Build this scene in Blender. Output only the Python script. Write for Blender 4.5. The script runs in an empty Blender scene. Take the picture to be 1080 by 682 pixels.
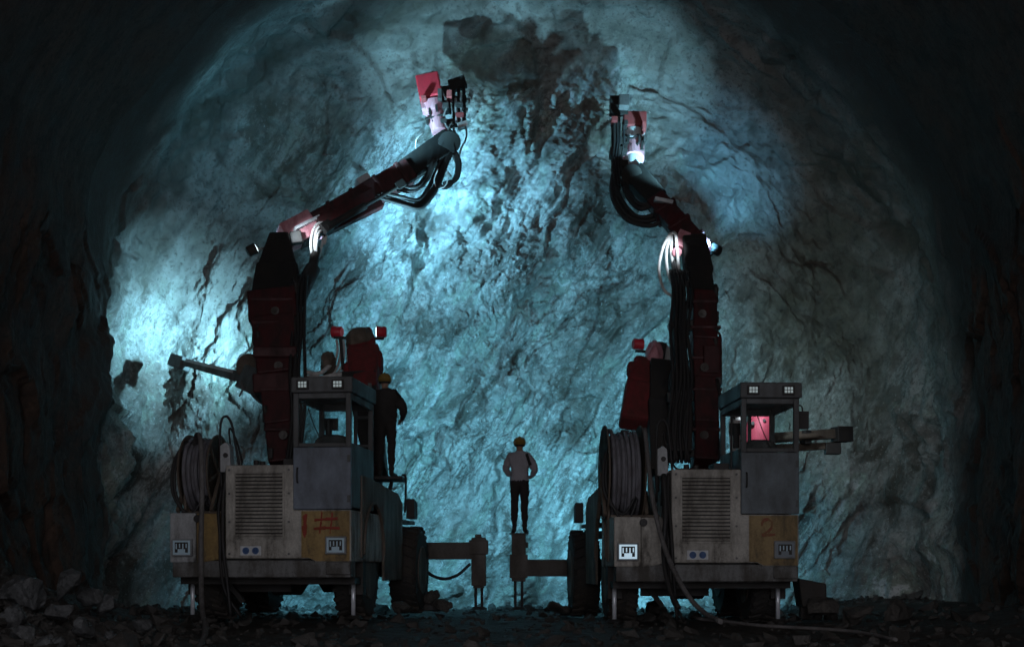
import bpy, bmesh, math, random
import numpy as np
from mathutils import Vector, Matrix, Euler

random.seed(7)
rng = np.random.default_rng(11)
S = bpy.context.scene
C = S.collection
PI = math.pi
R_ = math.radians

# ------------------------------------------------------------------ camera
F = 1500.0          # focal length in photo pixels (photo 1080 wide)
CAMZ = 0.8
HZ = 595.0          # horizon row in the photo


def P(px, py, d):
    """real-world point seen at photo pixel px,py at distance d (metres)"""
    return Vector(((px - 540.0) * d / F, d, CAMZ + (HZ - py) * d / F))


cam = bpy.data.cameras.new('camera')
cam.sensor_width = 36
cam.lens = 50
cam.shift_y = (HZ - 341) / 1080.0
cam.clip_end = 500
co = bpy.data.objects.new('camera', cam)
C.objects.link(co)
co.location = (0, 0, CAMZ)
co.rotation_euler = (R_(90), 0, 0)
S.camera = co

S.view_settings.view_transform = 'Standard'
S.view_settings.look = 'None'
S.view_settings.gamma = 1
S.view_settings.exposure = 0
S.cycles.max_bounces = 6
S.cycles.diffuse_bounces = 2
S.cycles.glossy_bounces = 3
S.cycles.transmission_bounces = 4
S.cycles.transparent_max_bounces = 8
S.cycles.volume_bounces = 0
S.cycles.sample_clamp_indirect = 3
S.cycles.use_denoising = True
S.cycles.denoising_prefilter = 'FAST'

W = bpy.data.worlds.new('World')
S.world = W
W.use_nodes = True
W.node_tree.nodes['Background'].inputs[0].default_value = (0.93, 0.93, 1.0, 1)
W.node_tree.nodes['Background'].inputs[1].default_value = 2.0

# ------------------------------------------------------------------ numpy noise


def _hash(ix, iy, iz, seed):
    h = (ix.astype(np.int64) * 374761393 + iy.astype(np.int64) * 668265263 +
         iz.astype(np.int64) * 2147483647 + seed * 1274126177) & 0xFFFFFFFF
    h = ((h ^ (h >> 13)) * 1274126177) & 0xFFFFFFFF
    h = ((h ^ (h >> 16)) * 2246822519) & 0xFFFFFFFF
    return ((h ^ (h >> 15)) & 0xFFFFFF) / float(0xFFFFFF)


def vn(p, seed=0):
    """value noise in -1..1, p is (n,3)"""
    i = np.floor(p).astype(np.int64)
    f = p - i
    u = f * f * f * (f * (f * 6 - 15) + 10)
    r = 0
    for dx in (0, 1):
        wx = u[:, 0] if dx else 1 - u[:, 0]
        for dy in (0, 1):
            wy = u[:, 1] if dy else 1 - u[:, 1]
            for dz in (0, 1):
                wz = u[:, 2] if dz else 1 - u[:, 2]
                r = r + wx * wy * wz * _hash(i[:, 0] + dx, i[:, 1] + dy, i[:, 2] + dz, seed)
    return r * 2 - 1


def fbm(p, octv=4, seed=0, gain=.5, lac=2.03):
    a, s, t = 1.0, 0, 0
    for k in range(octv):
        s = s + a * vn(p * lac ** k + k * 17.3, seed + k)
        t += a
        a *= gain
    return s / t


def ridged(p, octv=4, seed=0, gain=.5):
    a, s, t = 1.0, 0, 0
    for k in range(octv):
        s = s + a * (1 - np.abs(vn(p * 2.07 ** k + k * 9.1, seed + k)) * 2)
        t += a
        a *= gain
    return s / t


def facets(p, seed=0, tilt=1.0):
    """broken-rock facets: every Voronoi cell is its own tilted plane"""
    i = np.floor(p).astype(np.int64)
    best = np.full(len(p), 1e9)
    val = np.zeros(len(p))
    for dx in (-1, 0, 1):
        for dy in (-1, 0, 1):
            for dz in (-1, 0, 1):
                c = i + np.array([dx, dy, dz])
                h = [_hash(c[:, 0], c[:, 1], c[:, 2], seed + q) for q in range(7)]
                q = c + np.stack(h[:3], 1)
                dv = p - q
                dd = (dv ** 2).sum(1)
                v = (h[3] - .5) * .42 + tilt * ((h[4] - .5) * dv[:, 0] + (h[5] - .5) * dv[:, 1] + (h[6] - .5) * dv[:, 2])
                m = dd < best
                best[m] = dd[m]
                val[m] = v[m]
    return val


def sstep(a, b, x):
    t = np.clip((x - a) / (b - a), 0, 1)
    return t * t * (3 - 2 * t)

# ------------------------------------------------------------------ materials


def newmat(name):
    m = bpy.data.materials.new(name)
    m.use_nodes = True
    nt = m.node_tree
    return m, nt, nt.nodes['Principled BSDF']


def N(nt, t, **kw):
    n = nt.nodes.new(t)
    for k, v in kw.items():
        if hasattr(n, k):
            setattr(n, k, v)
        else:
            n.inputs[k.replace('_', ' ')].default_value = v
    return n


def ramp(nt, src, stops):
    r = nt.nodes.new('ShaderNodeValToRGB')
    e = r.color_ramp.elements
    while len(e) < len(stops):
        e.new(.5)
    for i, (p, c) in enumerate(stops):
        e[i].position = p
        e[i].color = c if len(c) == 4 else (*c, 1)
    nt.links.new(src, r.inputs[0])
    return r.outputs[0]


def mix(nt, f, a, b, mode='MIX'):
    m = nt.nodes.new('ShaderNodeMix')
    m.data_type = 'RGBA'
    m.blend_type = mode
    for s, v in ((0, f), (6, a), (7, b)):
        if hasattr(v, 'is_linked') or hasattr(v, 'links'):
            nt.links.new(v, m.inputs[s])
        else:
            m.inputs[s].default_value = v if s == 0 else (*v[:3], 1)
    return m.outputs[2]


def paint(name, col, rough=.5, metal=0, dirt=.5, dirtcol=(.05, .04, .03), scale=3.0, bump=.15, wear=None, mud=False):
    """painted or bare metal, dusted and scuffed"""
    m, nt, b = newmat(name)
    tc = N(nt, 'ShaderNodeTexCoord')
    n1 = N(nt, 'ShaderNodeTexNoise', Scale=scale, Detail=8.0, Roughness=.7)
    n2 = N(nt, 'ShaderNodeTexNoise', Scale=scale * 9, Detail=6.0, Roughness=.7)
    mp = N(nt, 'ShaderNodeMapping')
    mp.inputs['Scale'].default_value = (1, 1, .35)
    nt.links.new(tc.outputs['Object'], mp.inputs[0])
    nt.links.new(mp.outputs[0], n1.inputs['Vector'])
    nt.links.new(tc.outputs['Object'], n2.inputs['Vector'])
    f = ramp(nt, n1.outputs[0], [(.42, (0, 0, 0)), (.62, (dirt, dirt, dirt))])
    c = mix(nt, f, col, dirtcol)
    f2 = ramp(nt, n2.outputs[0], [(.4, (0, 0, 0)), (.7, (dirt * .7,) * 3)])
    c = mix(nt, f2, c, tuple(x * .45 for x in col))
    if wear:
        f3 = ramp(nt, n2.outputs[0], [(.66, (0, 0, 0)), (.70, (1, 1, 1))])
        c = mix(nt, f3, c, wear)
    if mud:
        sx = N(nt, 'ShaderNodeSeparateXYZ')
        nt.links.new(tc.outputs['Object'], sx.inputs[0])
        mm = N(nt, 'ShaderNodeMath', operation='MULTIPLY_ADD')
        mm.inputs[1].default_value = -.16
        nt.links.new(sx.outputs[2], mm.inputs[0])
        nt.links.new(n1.outputs[0], mm.inputs[2])
        m3 = N(nt, 'ShaderNodeMath', operation='MULTIPLY_ADD')
        m3.inputs[1].default_value = .30
        nt.links.new(n2.outputs[0], m3.inputs[0])
        nt.links.new(mm.outputs[0], m3.inputs[2])
        fm_ = ramp(nt, m3.outputs[0], [(.50, (0, 0, 0)), (.66, (.8, .8, .8))])
        c = mix(nt, fm_, c, (.06, .052, .044))
    nt.links.new(c, b.inputs['Base Color'])
    rr = ramp(nt, n1.outputs[0], [(.35, (rough,) * 3), (.65, (min(1, rough + .3),) * 3)])
    nt.links.new(rr, b.inputs['Roughness'])
    b.inputs['Metallic'].default_value = metal
    bp = N(nt, 'ShaderNodeBump', Strength=bump, Distance=.02)
    nt.links.new(n2.outputs[0], bp.inputs['Height'])
    nt.links.new(bp.outputs[0], b.inputs['Normal'])
    return m


def emis(name, col, s):
    m, nt, b = newmat(name)
    b.inputs['Base Color'].default_value = (*col, 1)
    b.inputs['Emission Color'].default_value = (*col, 1)
    b.inputs['Emission Strength'].default_value = s
    n = N(nt, 'ShaderNodeTexNoise', Scale=12.0)
    r = ramp(nt, n.outputs[0], [(.3, (.25, .25, .25)), (.7, (.4, .4, .4))])
    nt.links.new(r, b.inputs['Roughness'])
    return m


M = {}
M['cream'] = paint('cream paint', (.46, .43, .385), .5, dirt=.75, wear=(.12, .07, .04), mud=True)
M['yellow'] = paint('yellow paint', (.34, .215, .07), .5, dirt=.7, wear=(.1, .06, .03), mud=True)
M['bluegrey'] = paint('blue grey panel', (.17, .20, .25), .45, dirt=.5, mud=True)
M['panelgrey'] = paint('grey panel', (.13, .155, .175), .45, dirt=.5, mud=True)
M['frame'] = paint('dark frame paint', (.10, .105, .11), .5, dirt=.5)
M['chassis'] = paint('chassis grey', (.17, .17, .17), .55, dirt=.7, mud=True)
M['dark'] = paint('black grease metal', (.022, .02, .02), .5, dirt=.5)
M['fender'] = paint('dusty brown steel', (.17, .13, .10), .6, dirt=.7, mud=True)
M['boomred'] = paint('dirty dark red paint', (.070, .009, .010), .5, dirt=.85, dirtcol=(.02, .013, .012), scale=5)
M['red'] = paint('bright red paint', (.62, .03, .05), .4, dirt=.3, scale=5)
M['red_lit'] = paint('chalky red and white paint', (.62, .30, .34), .45, dirt=.5, scale=8, dirtcol=(.3, .02, .04), wear=(.75, .72, .72))  # white lamplight on red paint is mixed into this colour
M['cloth_red'] = paint('dull red cover', (.19, .022, .025), .8, dirt=.5, scale=6, bump=.3)
M['steel'] = paint('bare steel', (.6, .6, .6), .35, metal=.8, dirt=.4)
M['chrome_glint'] = paint('chromed rod', (.85, .88, .95), .2, metal=.3, dirt=.1, bump=.02)  # pale, barely metallic base paints in the rod's bright reflection
M['rubber'] = paint('tyre rubber', (.028, .026, .025), .75, dirt=.7, dirtcol=(.09, .07, .055), bump=.3)
M['hose'] = paint('black hose', (.02, .02, .022), .5, dirt=.4, scale=8)
M['dusthose'] = paint('dusty hose', (.16, .15, .15), .65, dirt=.6, scale=8)
M['whitehose'] = paint('white hose', (.7, .68, .66), .45, dirt=.4, scale=8)
M['coil'] = paint('dusty cable', (.20, .195, .22), .6, dirt=.7, dirtcol=(.07, .055, .05), scale=7)
M['matte'] = paint('matt black grease', (.012, .011, .011), .85, dirt=.3, bump=.3)
M['drum'] = paint('scuffed red drum', (.46, .05, .09), .45, dirt=.5, scale=7, dirtcol=(.2, .02, .03), wear=(.6, .5, .5))
M['steel_dirty'] = paint('greasy pin steel', (.10, .09, .085), .45, metal=.6, dirt=.6)
M['red_dull'] = paint('dull maroon paint', (.30, .05, .05), .5, dirt=.4, scale=5)
M['seat'] = paint('black seat vinyl', (.03, .03, .03), .5)
M['label'] = paint('white label', (.62, .64, .66), .4, dirt=.3)
M['labelblue'] = paint('blue print', (.05, .12, .3), .4, dirt=.3)
M['graffiti'] = paint('red spray paint', (.30, .035, .02), .6, dirt=.6, dirtcol=(.22, .07, .03), scale=12)
M['graffiti_faint'] = paint('faded red spray paint', (.25, .075, .045), .7, dirt=.8, dirtcol=(.24, .16, .08), scale=16)
M['lens'] = emis('work lamp lens', (.8, .95, 1.0), 7)
M['beacon'] = emis('marker lamp lens', (.34, .46, .54), .04)
M['beacon_on'] = emis('lit marker lamp lens', (.62, .85, 1.0), .5)
M['led'] = emis('roof lamp leds', (.8, .95, .95), .13)
M['shirt'] = paint('light grey shirt', (.36, .34, .37), .85, dirt=.25, scale=4)
M['trousers'] = paint('dark trousers', (.025, .02, .02), .85, dirt=.3)
M['overall'] = paint('dark overalls', (.03, .026, .024), .85, dirt=.3)
M['skin'] = paint('skin', (.28, .16, .11), .6, dirt=.1)
M['boot'] = paint('boots', (.02, .018, .016), .6, dirt=.4)
M['helmet'] = paint('yellow helmet', (.27, .17, .04), .35, dirt=.3)
M['bag'] = paint('bag strap', (.02, .02, .02), .8, dirt=.2)

m, nt, b = newmat('cab glass')
for n in list(nt.nodes):
    if n.type == 'BSDF_PRINCIPLED':
        nt.nodes.remove(n)
tr = N(nt, 'ShaderNodeBsdfTransparent')
tr.inputs[0].default_value = (.86, .9, .9, 1)
gl = N(nt, 'ShaderNodeBsdfGlossy')
gl.inputs['Roughness'].default_value = .08
dn = N(nt, 'ShaderNodeTexNoise', Scale=4.0, Detail=6.0)
fac = ramp(nt, dn.outputs[0], [(.4, (.03,) * 3), (.75, (.10,) * 3)])
ms = N(nt, 'ShaderNodeMixShader')
nt.links.new(fac, ms.inputs[0])
nt.links.new(tr.outputs[0], ms.inputs[1])
nt.links.new(gl.outputs[0], ms.inputs[2])
nt.links.new(ms.outputs[0], nt.nodes['Material Output'].inputs[0])
M['glass'] = m


def rockmat(name, light, mid, dark, brown, scale=1.0, attr=True, bump=.6, rough=.5, wet=None):
    m, nt, b = newmat(name)
    tc = N(nt, 'ShaderNodeTexCoord')
    O = tc.outputs['Object']
    mp = N(nt, 'ShaderNodeMapping')
    mr = N(nt, 'ShaderNodeMapping')
    mr.inputs['Rotation'].default_value = (0, R_(-32), 0)     # bedding dips across the face
    nt.links.new(O, mr.inputs[0])
    mp.inputs['Scale'].default_value = (1.0, 1.0, .22)
    nt.links.new(mr.outputs[0], mp.inputs[0])
    big = N(nt, 'ShaderNodeTexNoise', Scale=.45 * scale, Detail=9.0, Roughness=.62, Distortion=.8)
    nt.links.new(O, big.inputs['Vector'])
    str_ = N(nt, 'ShaderNodeTexNoise', Scale=1.7 * scale, Detail=12.0, Roughness=.72, Distortion=.5)
    nt.links.new(mp.outputs[0], str_.inputs['Vector'])
    fine = N(nt, 'ShaderNodeTexNoise', Scale=14 * scale, Detail=8.0, Roughness=.75)
    nt.links.new(O, fine.inputs['Vector'])
    med = N(nt, 'ShaderNodeTexNoise', Scale=3.2 * scale, Detail=10.0, Roughness=.78, Distortion=.15)
    nt.links.new(O, med.inputs['Vector'])
    vor = N(nt, 'ShaderNodeTexVoronoi', Scale=1.1 * scale)
    vor.feature = 'DISTANCE_TO_EDGE'
    wv = N(nt, 'ShaderNodeVectorMath', operation='ADD')
    nt.links.new(mp.outputs[0], wv.inputs[0])
    wsc = N(nt, 'ShaderNodeVectorMath', operation='SCALE')
    wsc.inputs['Scale'].default_value = .35
    nt.links.new(med.outputs[1], wsc.inputs[0])
    nt.links.new(wsc.outputs[0], wv.inputs[1])
    nt.links.new(wv.outputs[0], vor.inputs['Vector'])
    c = ramp(nt, str_.outputs[0], [(.32, dark), (.43, mid), (.55, light), (.66, mid)])
    fb = ramp(nt, big.outputs[0], [(.46, (0, 0, 0)), (.62, (.85, .85, .85))])
    c = mix(nt, fb, c, brown)
    if attr:
        pn = N(nt, 'ShaderNodeTexNoise', Scale=1.0, Detail=13.0, Roughness=.68, Distortion=.4)
        mp2 = N(nt, 'ShaderNodeMapping')
        mp2.inputs['Scale'].default_value = (1.0, 1.0, .6)
        mp2.inputs['Location'].default_value = (3.1, 0, 7.7)
        nt.links.new(mr.outputs[0], mp2.inputs[0])
        nt.links.new(mp2.outputs[0], pn.inputs['Vector'])
        pf = ramp(nt, pn.outputs[0], [(.40, (.9, .9, .9)), (.47, (0, 0, 0))])
        c = mix(nt, pf, c, (.085, .072, .055))
        pg = ramp(nt, pn.outputs[0], [(.52, (0, 0, 0)), (.60, (.75, .75, .75))])
        c = mix(nt, pg, c, (.34, .40, .33))
        ph = ramp(nt, pn.outputs[0], [(.60, (0, 0, 0)), (.64, (.9, .9, .9))])
        c = mix(nt, ph, c, (.66, .66, .66))
    fm = ramp(nt, med.outputs[0], [(.36, (.8, .8, .8)), (.5, (0, 0, 0))])
    c = mix(nt, fm, c, tuple(x * .5 for x in mid))
    if attr:        # thin dark seams running with the bedding
        sv = N(nt, 'ShaderNodeTexNoise', Scale=2.6, Detail=9.0, Roughness=.66, Distortion=.25)
        mp3 = N(nt, 'ShaderNodeMapping')
        mp3.inputs['Scale'].default_value = (1.0, 1.0, .16)
        nt.links.new(mr.outputs[0], mp3.inputs[0])
        nt.links.new(mp3.outputs[0], sv.inputs['Vector'])
        sf = ramp(nt, sv.outputs[0], [(.47, (0, 0, 0)), (.495, (.8, .8, .8)), (.505, (.8, .8, .8)), (.53, (0, 0, 0))])
        sm_ = ramp(nt, big.outputs[0], [(.40, (1, 1, 1)), (.52, (0, 0, 0))])
        sf2 = mix(nt, 1.0, sf, sm_, 'MULTIPLY')
        c = mix(nt, sf2, c, (.07, .06, .05))
    fc = ramp(nt, vor.outputs['Distance'], [(.0, (.6,) * 3), (.014, (0, 0, 0))])
    c = mix(nt, fc, c, tuple(x * .4 for x in brown))
    ff = ramp(nt, fine.outputs[0], [(.38, (.85, .85, .85)), (.46, (0, 0, 0))])
    c = mix(nt, ff, c, tuple(x * .45 for x in mid))
    fw = ramp(nt, fine.outputs[0], [(.58, (0, 0, 0)), (.66, (.7, .7, .7))])
    c = mix(nt, fw, c, tuple(min(.75, x * 1.6) for x in light))
    if attr:
        at = N(nt, 'ShaderNodeAttribute')
        at.attribute_name = 'zone'
        sp = N(nt, 'ShaderNodeSeparateColor')
        nt.links.new(at.outputs[0], sp.inputs[0])
        # red: sprayed concrete, green: dark weathered rock, with boom shadow painted in at the crown
        fl = N(nt, 'ShaderNodeAttribute')
        fl.attribute_name = 'flow'
        sc = ramp(nt, fl.outputs[2], [(.15, (.075, .065, .05)), (.42, (.17, .16, .145)), (.6, (.29, .28, .265)), (.85, (.20, .19, .17))])
        sc = mix(nt, fm, sc, (.10, .095, .09))
        sc = mix(nt, ff, sc, (.07, .065, .06))
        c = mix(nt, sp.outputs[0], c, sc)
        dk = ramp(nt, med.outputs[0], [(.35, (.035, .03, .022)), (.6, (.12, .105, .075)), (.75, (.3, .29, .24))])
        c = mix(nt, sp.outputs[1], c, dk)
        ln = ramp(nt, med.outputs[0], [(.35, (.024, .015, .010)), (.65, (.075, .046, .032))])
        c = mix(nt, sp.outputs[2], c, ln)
    nt.links.new(c, b.inputs['Base Color'])
    rr = ramp(nt, med.outputs[0], [(.3, (rough - .15,) * 3), (.7, (min(1, rough + .3),) * 3)])
    nt.links.new(rr, b.inputs['Roughness'])
    b1 = N(nt, 'ShaderNodeBump', Strength=bump * .7, Distance=.12)
    nt.links.new(str_.outputs[0], b1.inputs['Height'])
    b2 = N(nt, 'ShaderNodeBump', Strength=bump * .6, Distance=.07)
    nt.links.new(med.outputs[0], b2.inputs['Height'])
    nt.links.new(b1.outputs[0], b2.inputs['Normal'])
    b3 = N(nt, 'ShaderNodeBump', Strength=bump, Distance=.03)
    nt.links.new(fine.outputs[0], b3.inputs['Height'])
    nt.links.new(b2.outputs[0], b3.inputs['Normal'])
    nt.links.new(b3.outputs[0], b.inputs['Normal'])
    return m


M['face'] = rockmat('excavated rock', (.56, .56, .54), (.31, .33, .31), (.06, .055, .045), (.15, .12, .10), bump=1.0)
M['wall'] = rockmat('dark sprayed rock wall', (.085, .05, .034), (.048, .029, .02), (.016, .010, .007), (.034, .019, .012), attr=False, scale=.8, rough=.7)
M['soil'] = rockmat('muddy gravel', (.06, .053, .046), (.035, .03, .025), (.014, .012, .01), (.026, .02, .016), attr=False, scale=2.2, rough=.6)
M['stone'] = rockmat('blasted stone', (.13, .135, .14), (.07, .073, .075), (.025, .025, .024), (.045, .04, .037), attr=False, scale=1.6, rough=.6, bump=.5)
M['darkstone'] = rockmat('dark stone', (.10, .09, .08), (.06, .055, .05), (.03, .028, .025), (.04, .035, .03), attr=False, scale=2, rough=.7)

# ------------------------------------------------------------------ mesh builder


class MB:
    def __init__(s):
        s.v = []
        s.f = []
        s.mi = []
        s.pc = []

    def add(s, vs, fs, mi=0):
        o = len(s.v)
        s.v += [Vector(v) for v in vs]
        s.f += [[i + o for i in f] for f in fs]
        s.mi += [mi] * len(fs)
        s.pc.append((o, len(s.v), len(s.f) - len(fs), len(s.f)))
        return s

    def box(s, x0, x1, y0, y1, z0, z1, mi=0):
        vs = [(x, y, z) for x in (x0, x1) for y in (y0, y1) for z in (z0, z1)]
        fs = [(0, 1, 3, 2), (4, 6, 7, 5), (0, 4, 5, 1), (2, 3, 7, 6), (0, 2, 6, 4), (1, 5, 7, 3)]
        return s.add(vs, fs, mi)

    def beam(s, p0, p1, w0, h0, w1=None, h1=None, side=None, mi=0):
        """box-section bar from p0 to p1, w across, h the other way"""
        p0, p1 = Vector(p0), Vector(p1)
        w1 = w0 if w1 is None else w1
        h1 = h0 if h1 is None else h1
        a = (p1 - p0).normalized()
        sd = Vector(side) if side else Vector((0, -1, 0))
        u = a.cross(sd)
        if u.length < 1e-3:
            u = a.cross(Vector((1, 0, 0)))
        u.normalize()
        v = u.cross(a).normalized()
        vs = []
        for p, w, h in ((p0, w0, h0), (p1, w1, h1)):
            for i, j in ((-1, -1), (1, -1), (1, 1), (-1, 1)):
                vs.append(p + u * w / 2 * i + v * h / 2 * j)
        return s.add(vs, [(3, 2, 1, 0), (4, 5, 6, 7), (0, 1, 5, 4), (1, 2, 6, 5), (2, 3, 7, 6), (3, 0, 4, 7)], mi)

    def cyl(s, p0, p1, r0, r1=None, n=20, mi=0, cap=True):
        p0, p1 = Vector(p0), Vector(p1)
        r1 = r0 if r1 is None else r1
        a = (p1 - p0).normalized()
        u = a.orthogonal().normalized()
        v = a.cross(u)
        vs = []
        for p, r in ((p0, r0), (p1, r1)):
            for k in range(n):
                t = 2 * PI * k / n
                vs.append(p + u * math.cos(t) * r + v * math.sin(t) * r)
        fs = [(k, (k + 1) % n, n + (k + 1) % n, n + k) for k in range(n)]
        if cap:
            fs += [list(range(n))[::-1], list(range(n, 2 * n))]
        return s.add(vs, fs, mi)

    def tube(s, pts, r, n=8, mi=0, smooth=True, sub=5):
        pts = [Vector(p) for p in pts]
        if smooth and len(pts) > 2:
            q = []
            ex = [pts[0] * 2 - pts[1]] + pts + [pts[-1] * 2 - pts[-2]]
            for i in range(1, len(ex) - 2):
                for k in range(sub):
                    t = k / sub
                    a, b_, c_, d_ = ex[i - 1], ex[i], ex[i + 1], ex[i + 2]
                    q.append(.5 * ((2 * b_) + (c_ - a) * t + (2 * a - 5 * b_ + 4 * c_ - d_) * t * t + (3 * b_ - a - 3 * c_ + d_) * t ** 3))
            q.append(pts[-1])
            pts = q
        vs = []
        u = None
        for i, p in enumerate(pts):
            a = (pts[min(i + 1, len(pts) - 1)] - pts[max(i - 1, 0)]).normalized()
            if u is None:
                u = a.orthogonal().normalized()
            u = (u - a * u.dot(a)).normalized()
            v = a.cross(u)
            for k in range(n):
                t = 2 * PI * k / n
                vs.append(p + (u * math.cos(t) + v * math.sin(t)) * r)
        fs = []
        for i in range(len(pts) - 1):
            for k in range(n):
                fs.append((i * n + k, i * n + (k + 1) % n, (i + 1) * n + (k + 1) % n, (i + 1) * n + k))
        fs += [list(range(n))[::-1], [len(vs) - n + k for k in range(n)]]
        return s.add(vs, fs, mi)

    def prism(s, poly, axis, a, b_, mi=0):
        """extrude a 2D outline along axis x|y|z from a to b_"""
        def mk(p, t):
            if axis == 'x':
                return (t, p[0], p[1])
            if axis == 'y':
                return (p[0], t, p[1])
            return (p[0], p[1], t)
        n = len(poly)
        vs = [mk(p, a) for p in poly] + [mk(p, b_) for p in poly]
        fs = [(k, (k + 1) % n, n + (k + 1) % n, n + k) for k in range(n)] + [list(range(n))[::-1], list(range(n, 2 * n))]
        return s.add(vs, fs, mi)

    def lathe(s, c, axis, prof, n=28, mi=0):
        """prof: list of (offset along axis, radius)"""
        c, a = Vector(c), Vector(axis).normalized()
        u = a.orthogonal().normalized()
        v = a.cross(u)
        vs = []
        for t, r in prof:
            for k in range(n):
                q = 2 * PI * k / n
                vs.append(c + a * t + (u * math.cos(q) + v * math.sin(q)) * r)
        fs = []
        for i in range(len(prof) - 1):
            for k in range(n):
                fs.append((i * n + k, i * n + (k + 1) % n, (i + 1) * n + (k + 1) % n, (i + 1) * n + k))
        fs += [list(range(n))[::-1], [len(vs) - n + k for k in range(n)]]
        return s.add(vs, fs, mi)

    def each(s, name, mats, parent=None, **kw):
        """every added piece becomes an object of its own"""
        out = []
        for (v0, v1, f0, f1) in s.pc:
            q = MB()
            q.add(s.v[v0:v1], [[i - v0 for i in f] for f in s.f[f0:f1]])
            out.append(q.build(name, mats, parent, **kw))
        return out

    def build(s, name, mats, parent=None, root=None, bevel=0, smooth=False, world=False):
        vs = s.v
        if world and parent is not None:
            r = parent
            while r.parent:
                r = r.parent
            inv = ROOTINV[r.name]
            vs = [inv @ v for v in vs]
        me = bpy.data.meshes.new(name)
        me.from_pydata([tuple(v) for v in vs], [], s.f)
        if not isinstance(mats, (list, tuple)):
            mats = [mats]
        for m_ in mats:
            me.materials.append(M[m_] if isinstance(m_, str) else m_)
        me.polygons.foreach_set('material_index', s.mi)
        bm = bmesh.new()
        bm.from_mesh(me)
        bmesh.ops.recalc_face_normals(bm, faces=bm.faces)
        bm.to_mesh(me)
        bm.free()
        if smooth:
            me.polygons.foreach_set('use_smooth', [len(p.vertices) <= 4 for p in me.polygons])
        o = bpy.data.objects.new(name, me)
        C.objects.link(o)
        if parent is not None:
            o.parent = parent
        if bevel:
            bv = o.modifiers.new('bevel', 'BEVEL')
            bv.width = bevel
            bv.segments = 2
            bv.limit_method = 'ANGLE'
        return o


ROOTINV = {}


def tag(o, label=None, cat=None, group=None, kind=None):
    if label:
        o['label'] = label
    if cat:
        o['category'] = cat
    if group:
        o['group'] = group
    if kind:
        o['kind'] = kind
    return o


def empty(name, loc, rz=0):
    o = bpy.data.objects.new(name, None)
    C.objects.link(o)
    o.location = loc
    o.rotation_euler = (0, 0, rz)
    o.empty_display_size = .2
    ROOTINV[o.name] = (Matrix.Translation(Vector(loc)) @ Matrix.Rotation(rz, 4, 'Z')).inverted()
    return o


def from_np(name, verts, faces, mat, smooth=True):
    me = bpy.data.meshes.new(name)
    nv, nf = len(verts), len(faces)
    me.vertices.add(nv)
    me.vertices.foreach_set('co', verts.astype(np.float32).ravel())
    me.loops.add(nf * 4)
    me.loops.foreach_set('vertex_index', faces.astype(np.int32).ravel())
    me.polygons.add(nf)
    me.polygons.foreach_set('loop_start', np.arange(0, nf * 4, 4, dtype=np.int32))
    me.polygons.foreach_set('loop_total', np.full(nf, 4, dtype=np.int32))
    me.polygons.foreach_set('use_smooth', np.full(nf, smooth))
    me.update(calc_edges=True)
    me.validate()
    me.materials.append(M[mat])
    o = bpy.data.objects.new(name, me)
    C.objects.link(o)
    return o


def grid_faces(nu, nv, closed=False):
    i, j = np.meshgrid(np.arange(nu if closed else nu - 1), np.arange(nv - 1), indexing='ij')
    i, j = i.ravel(), j.ravel()
    i2 = (i + 1) % nu
    return np.stack([i * nv + j, i2 * nv + j, i2 * nv + j + 1, i * nv + j + 1], 1)

# ------------------------------------------------------------------ tunnel


CX = .15


def section(n, R, cz, zb, closed=True):
    """horseshoe outline, left foot -> crown -> right foot (-> floor)"""
    h = cz - zb
    L = [h, PI * R, h] + ([2 * R] if closed else [])
    tot = sum(L)
    t = np.linspace(0, tot, n, endpoint=not closed)
    x = np.zeros(n)
    z = np.zeros(n)
    a = t < L[0]
    x[a] = -R
    z[a] = zb + t[a]
    b_ = (t >= L[0]) & (t < L[0] + L[1])
    th = PI - (t[b_] - L[0]) / R
    x[b_] = R * np.cos(th)
    z[b_] = cz + R * np.sin(th)
    c = (t >= L[0] + L[1]) & (t <= L[0] + L[1] + h + 1e-6)
    x[c] = R
    z[c] = cz - (t[c] - L[0] - L[1])
    if closed:
        d = t > L[0] + L[1] + h
        x[d] = R - (t[d] - L[0] - L[1] - h)
        z[d] = zb
    return x + CX, z


def rot_y(p, a):
    c, s_ = math.cos(a), math.sin(a)
    return np.stack([c * p[:, 0] + s_ * p[:, 2], p[:, 1], -s_ * p[:, 0] + c * p[:, 2]], 1)


def lining_d(p):
    """relief of the sprayed side walls, shared by the walls and the start of the face"""
    low = 1 - sstep(4.5, 8.5, p[:, 2] + fbm(p * .4, 3, 160))
    warp = np.stack([fbm(p * .4, 3, 105), fbm(p * .4, 3, 106), fbm(p * .4, 3, 107)], 1)
    q = p + warp
    smooth_d = .14 * fbm(p * np.array([.5, .25, .5]), 3, 161) + .05 * fbm(p * np.array([1.5, .6, 1.5]), 3, 162)
    d = .25 * fbm(p * .3, 4, 101) + .30 * facets(q * np.array([.7, .9, .35]), 110, 1.2) + \
        .12 * facets(q * np.array([1.9, 2, 1.1]), 120, 1.2) + .10 * ridged(q * np.array([1, 1.3, .4]), 4, 130) + .04 * fbm(p * 5, 3, 140)
    d = low * (d + .1) + (1 - low) * smooth_d
    # the walls bulge in just short of the face
    yb = p[:, 1] + .5 * fbm(p * .7, 3, 165)
    d = d + low * np.where(p[:, 0] < 0, .48, .02) * sstep(21, 26.0, yb) * (1 - sstep(26.3, 26.9, yb))
    return d


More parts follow.
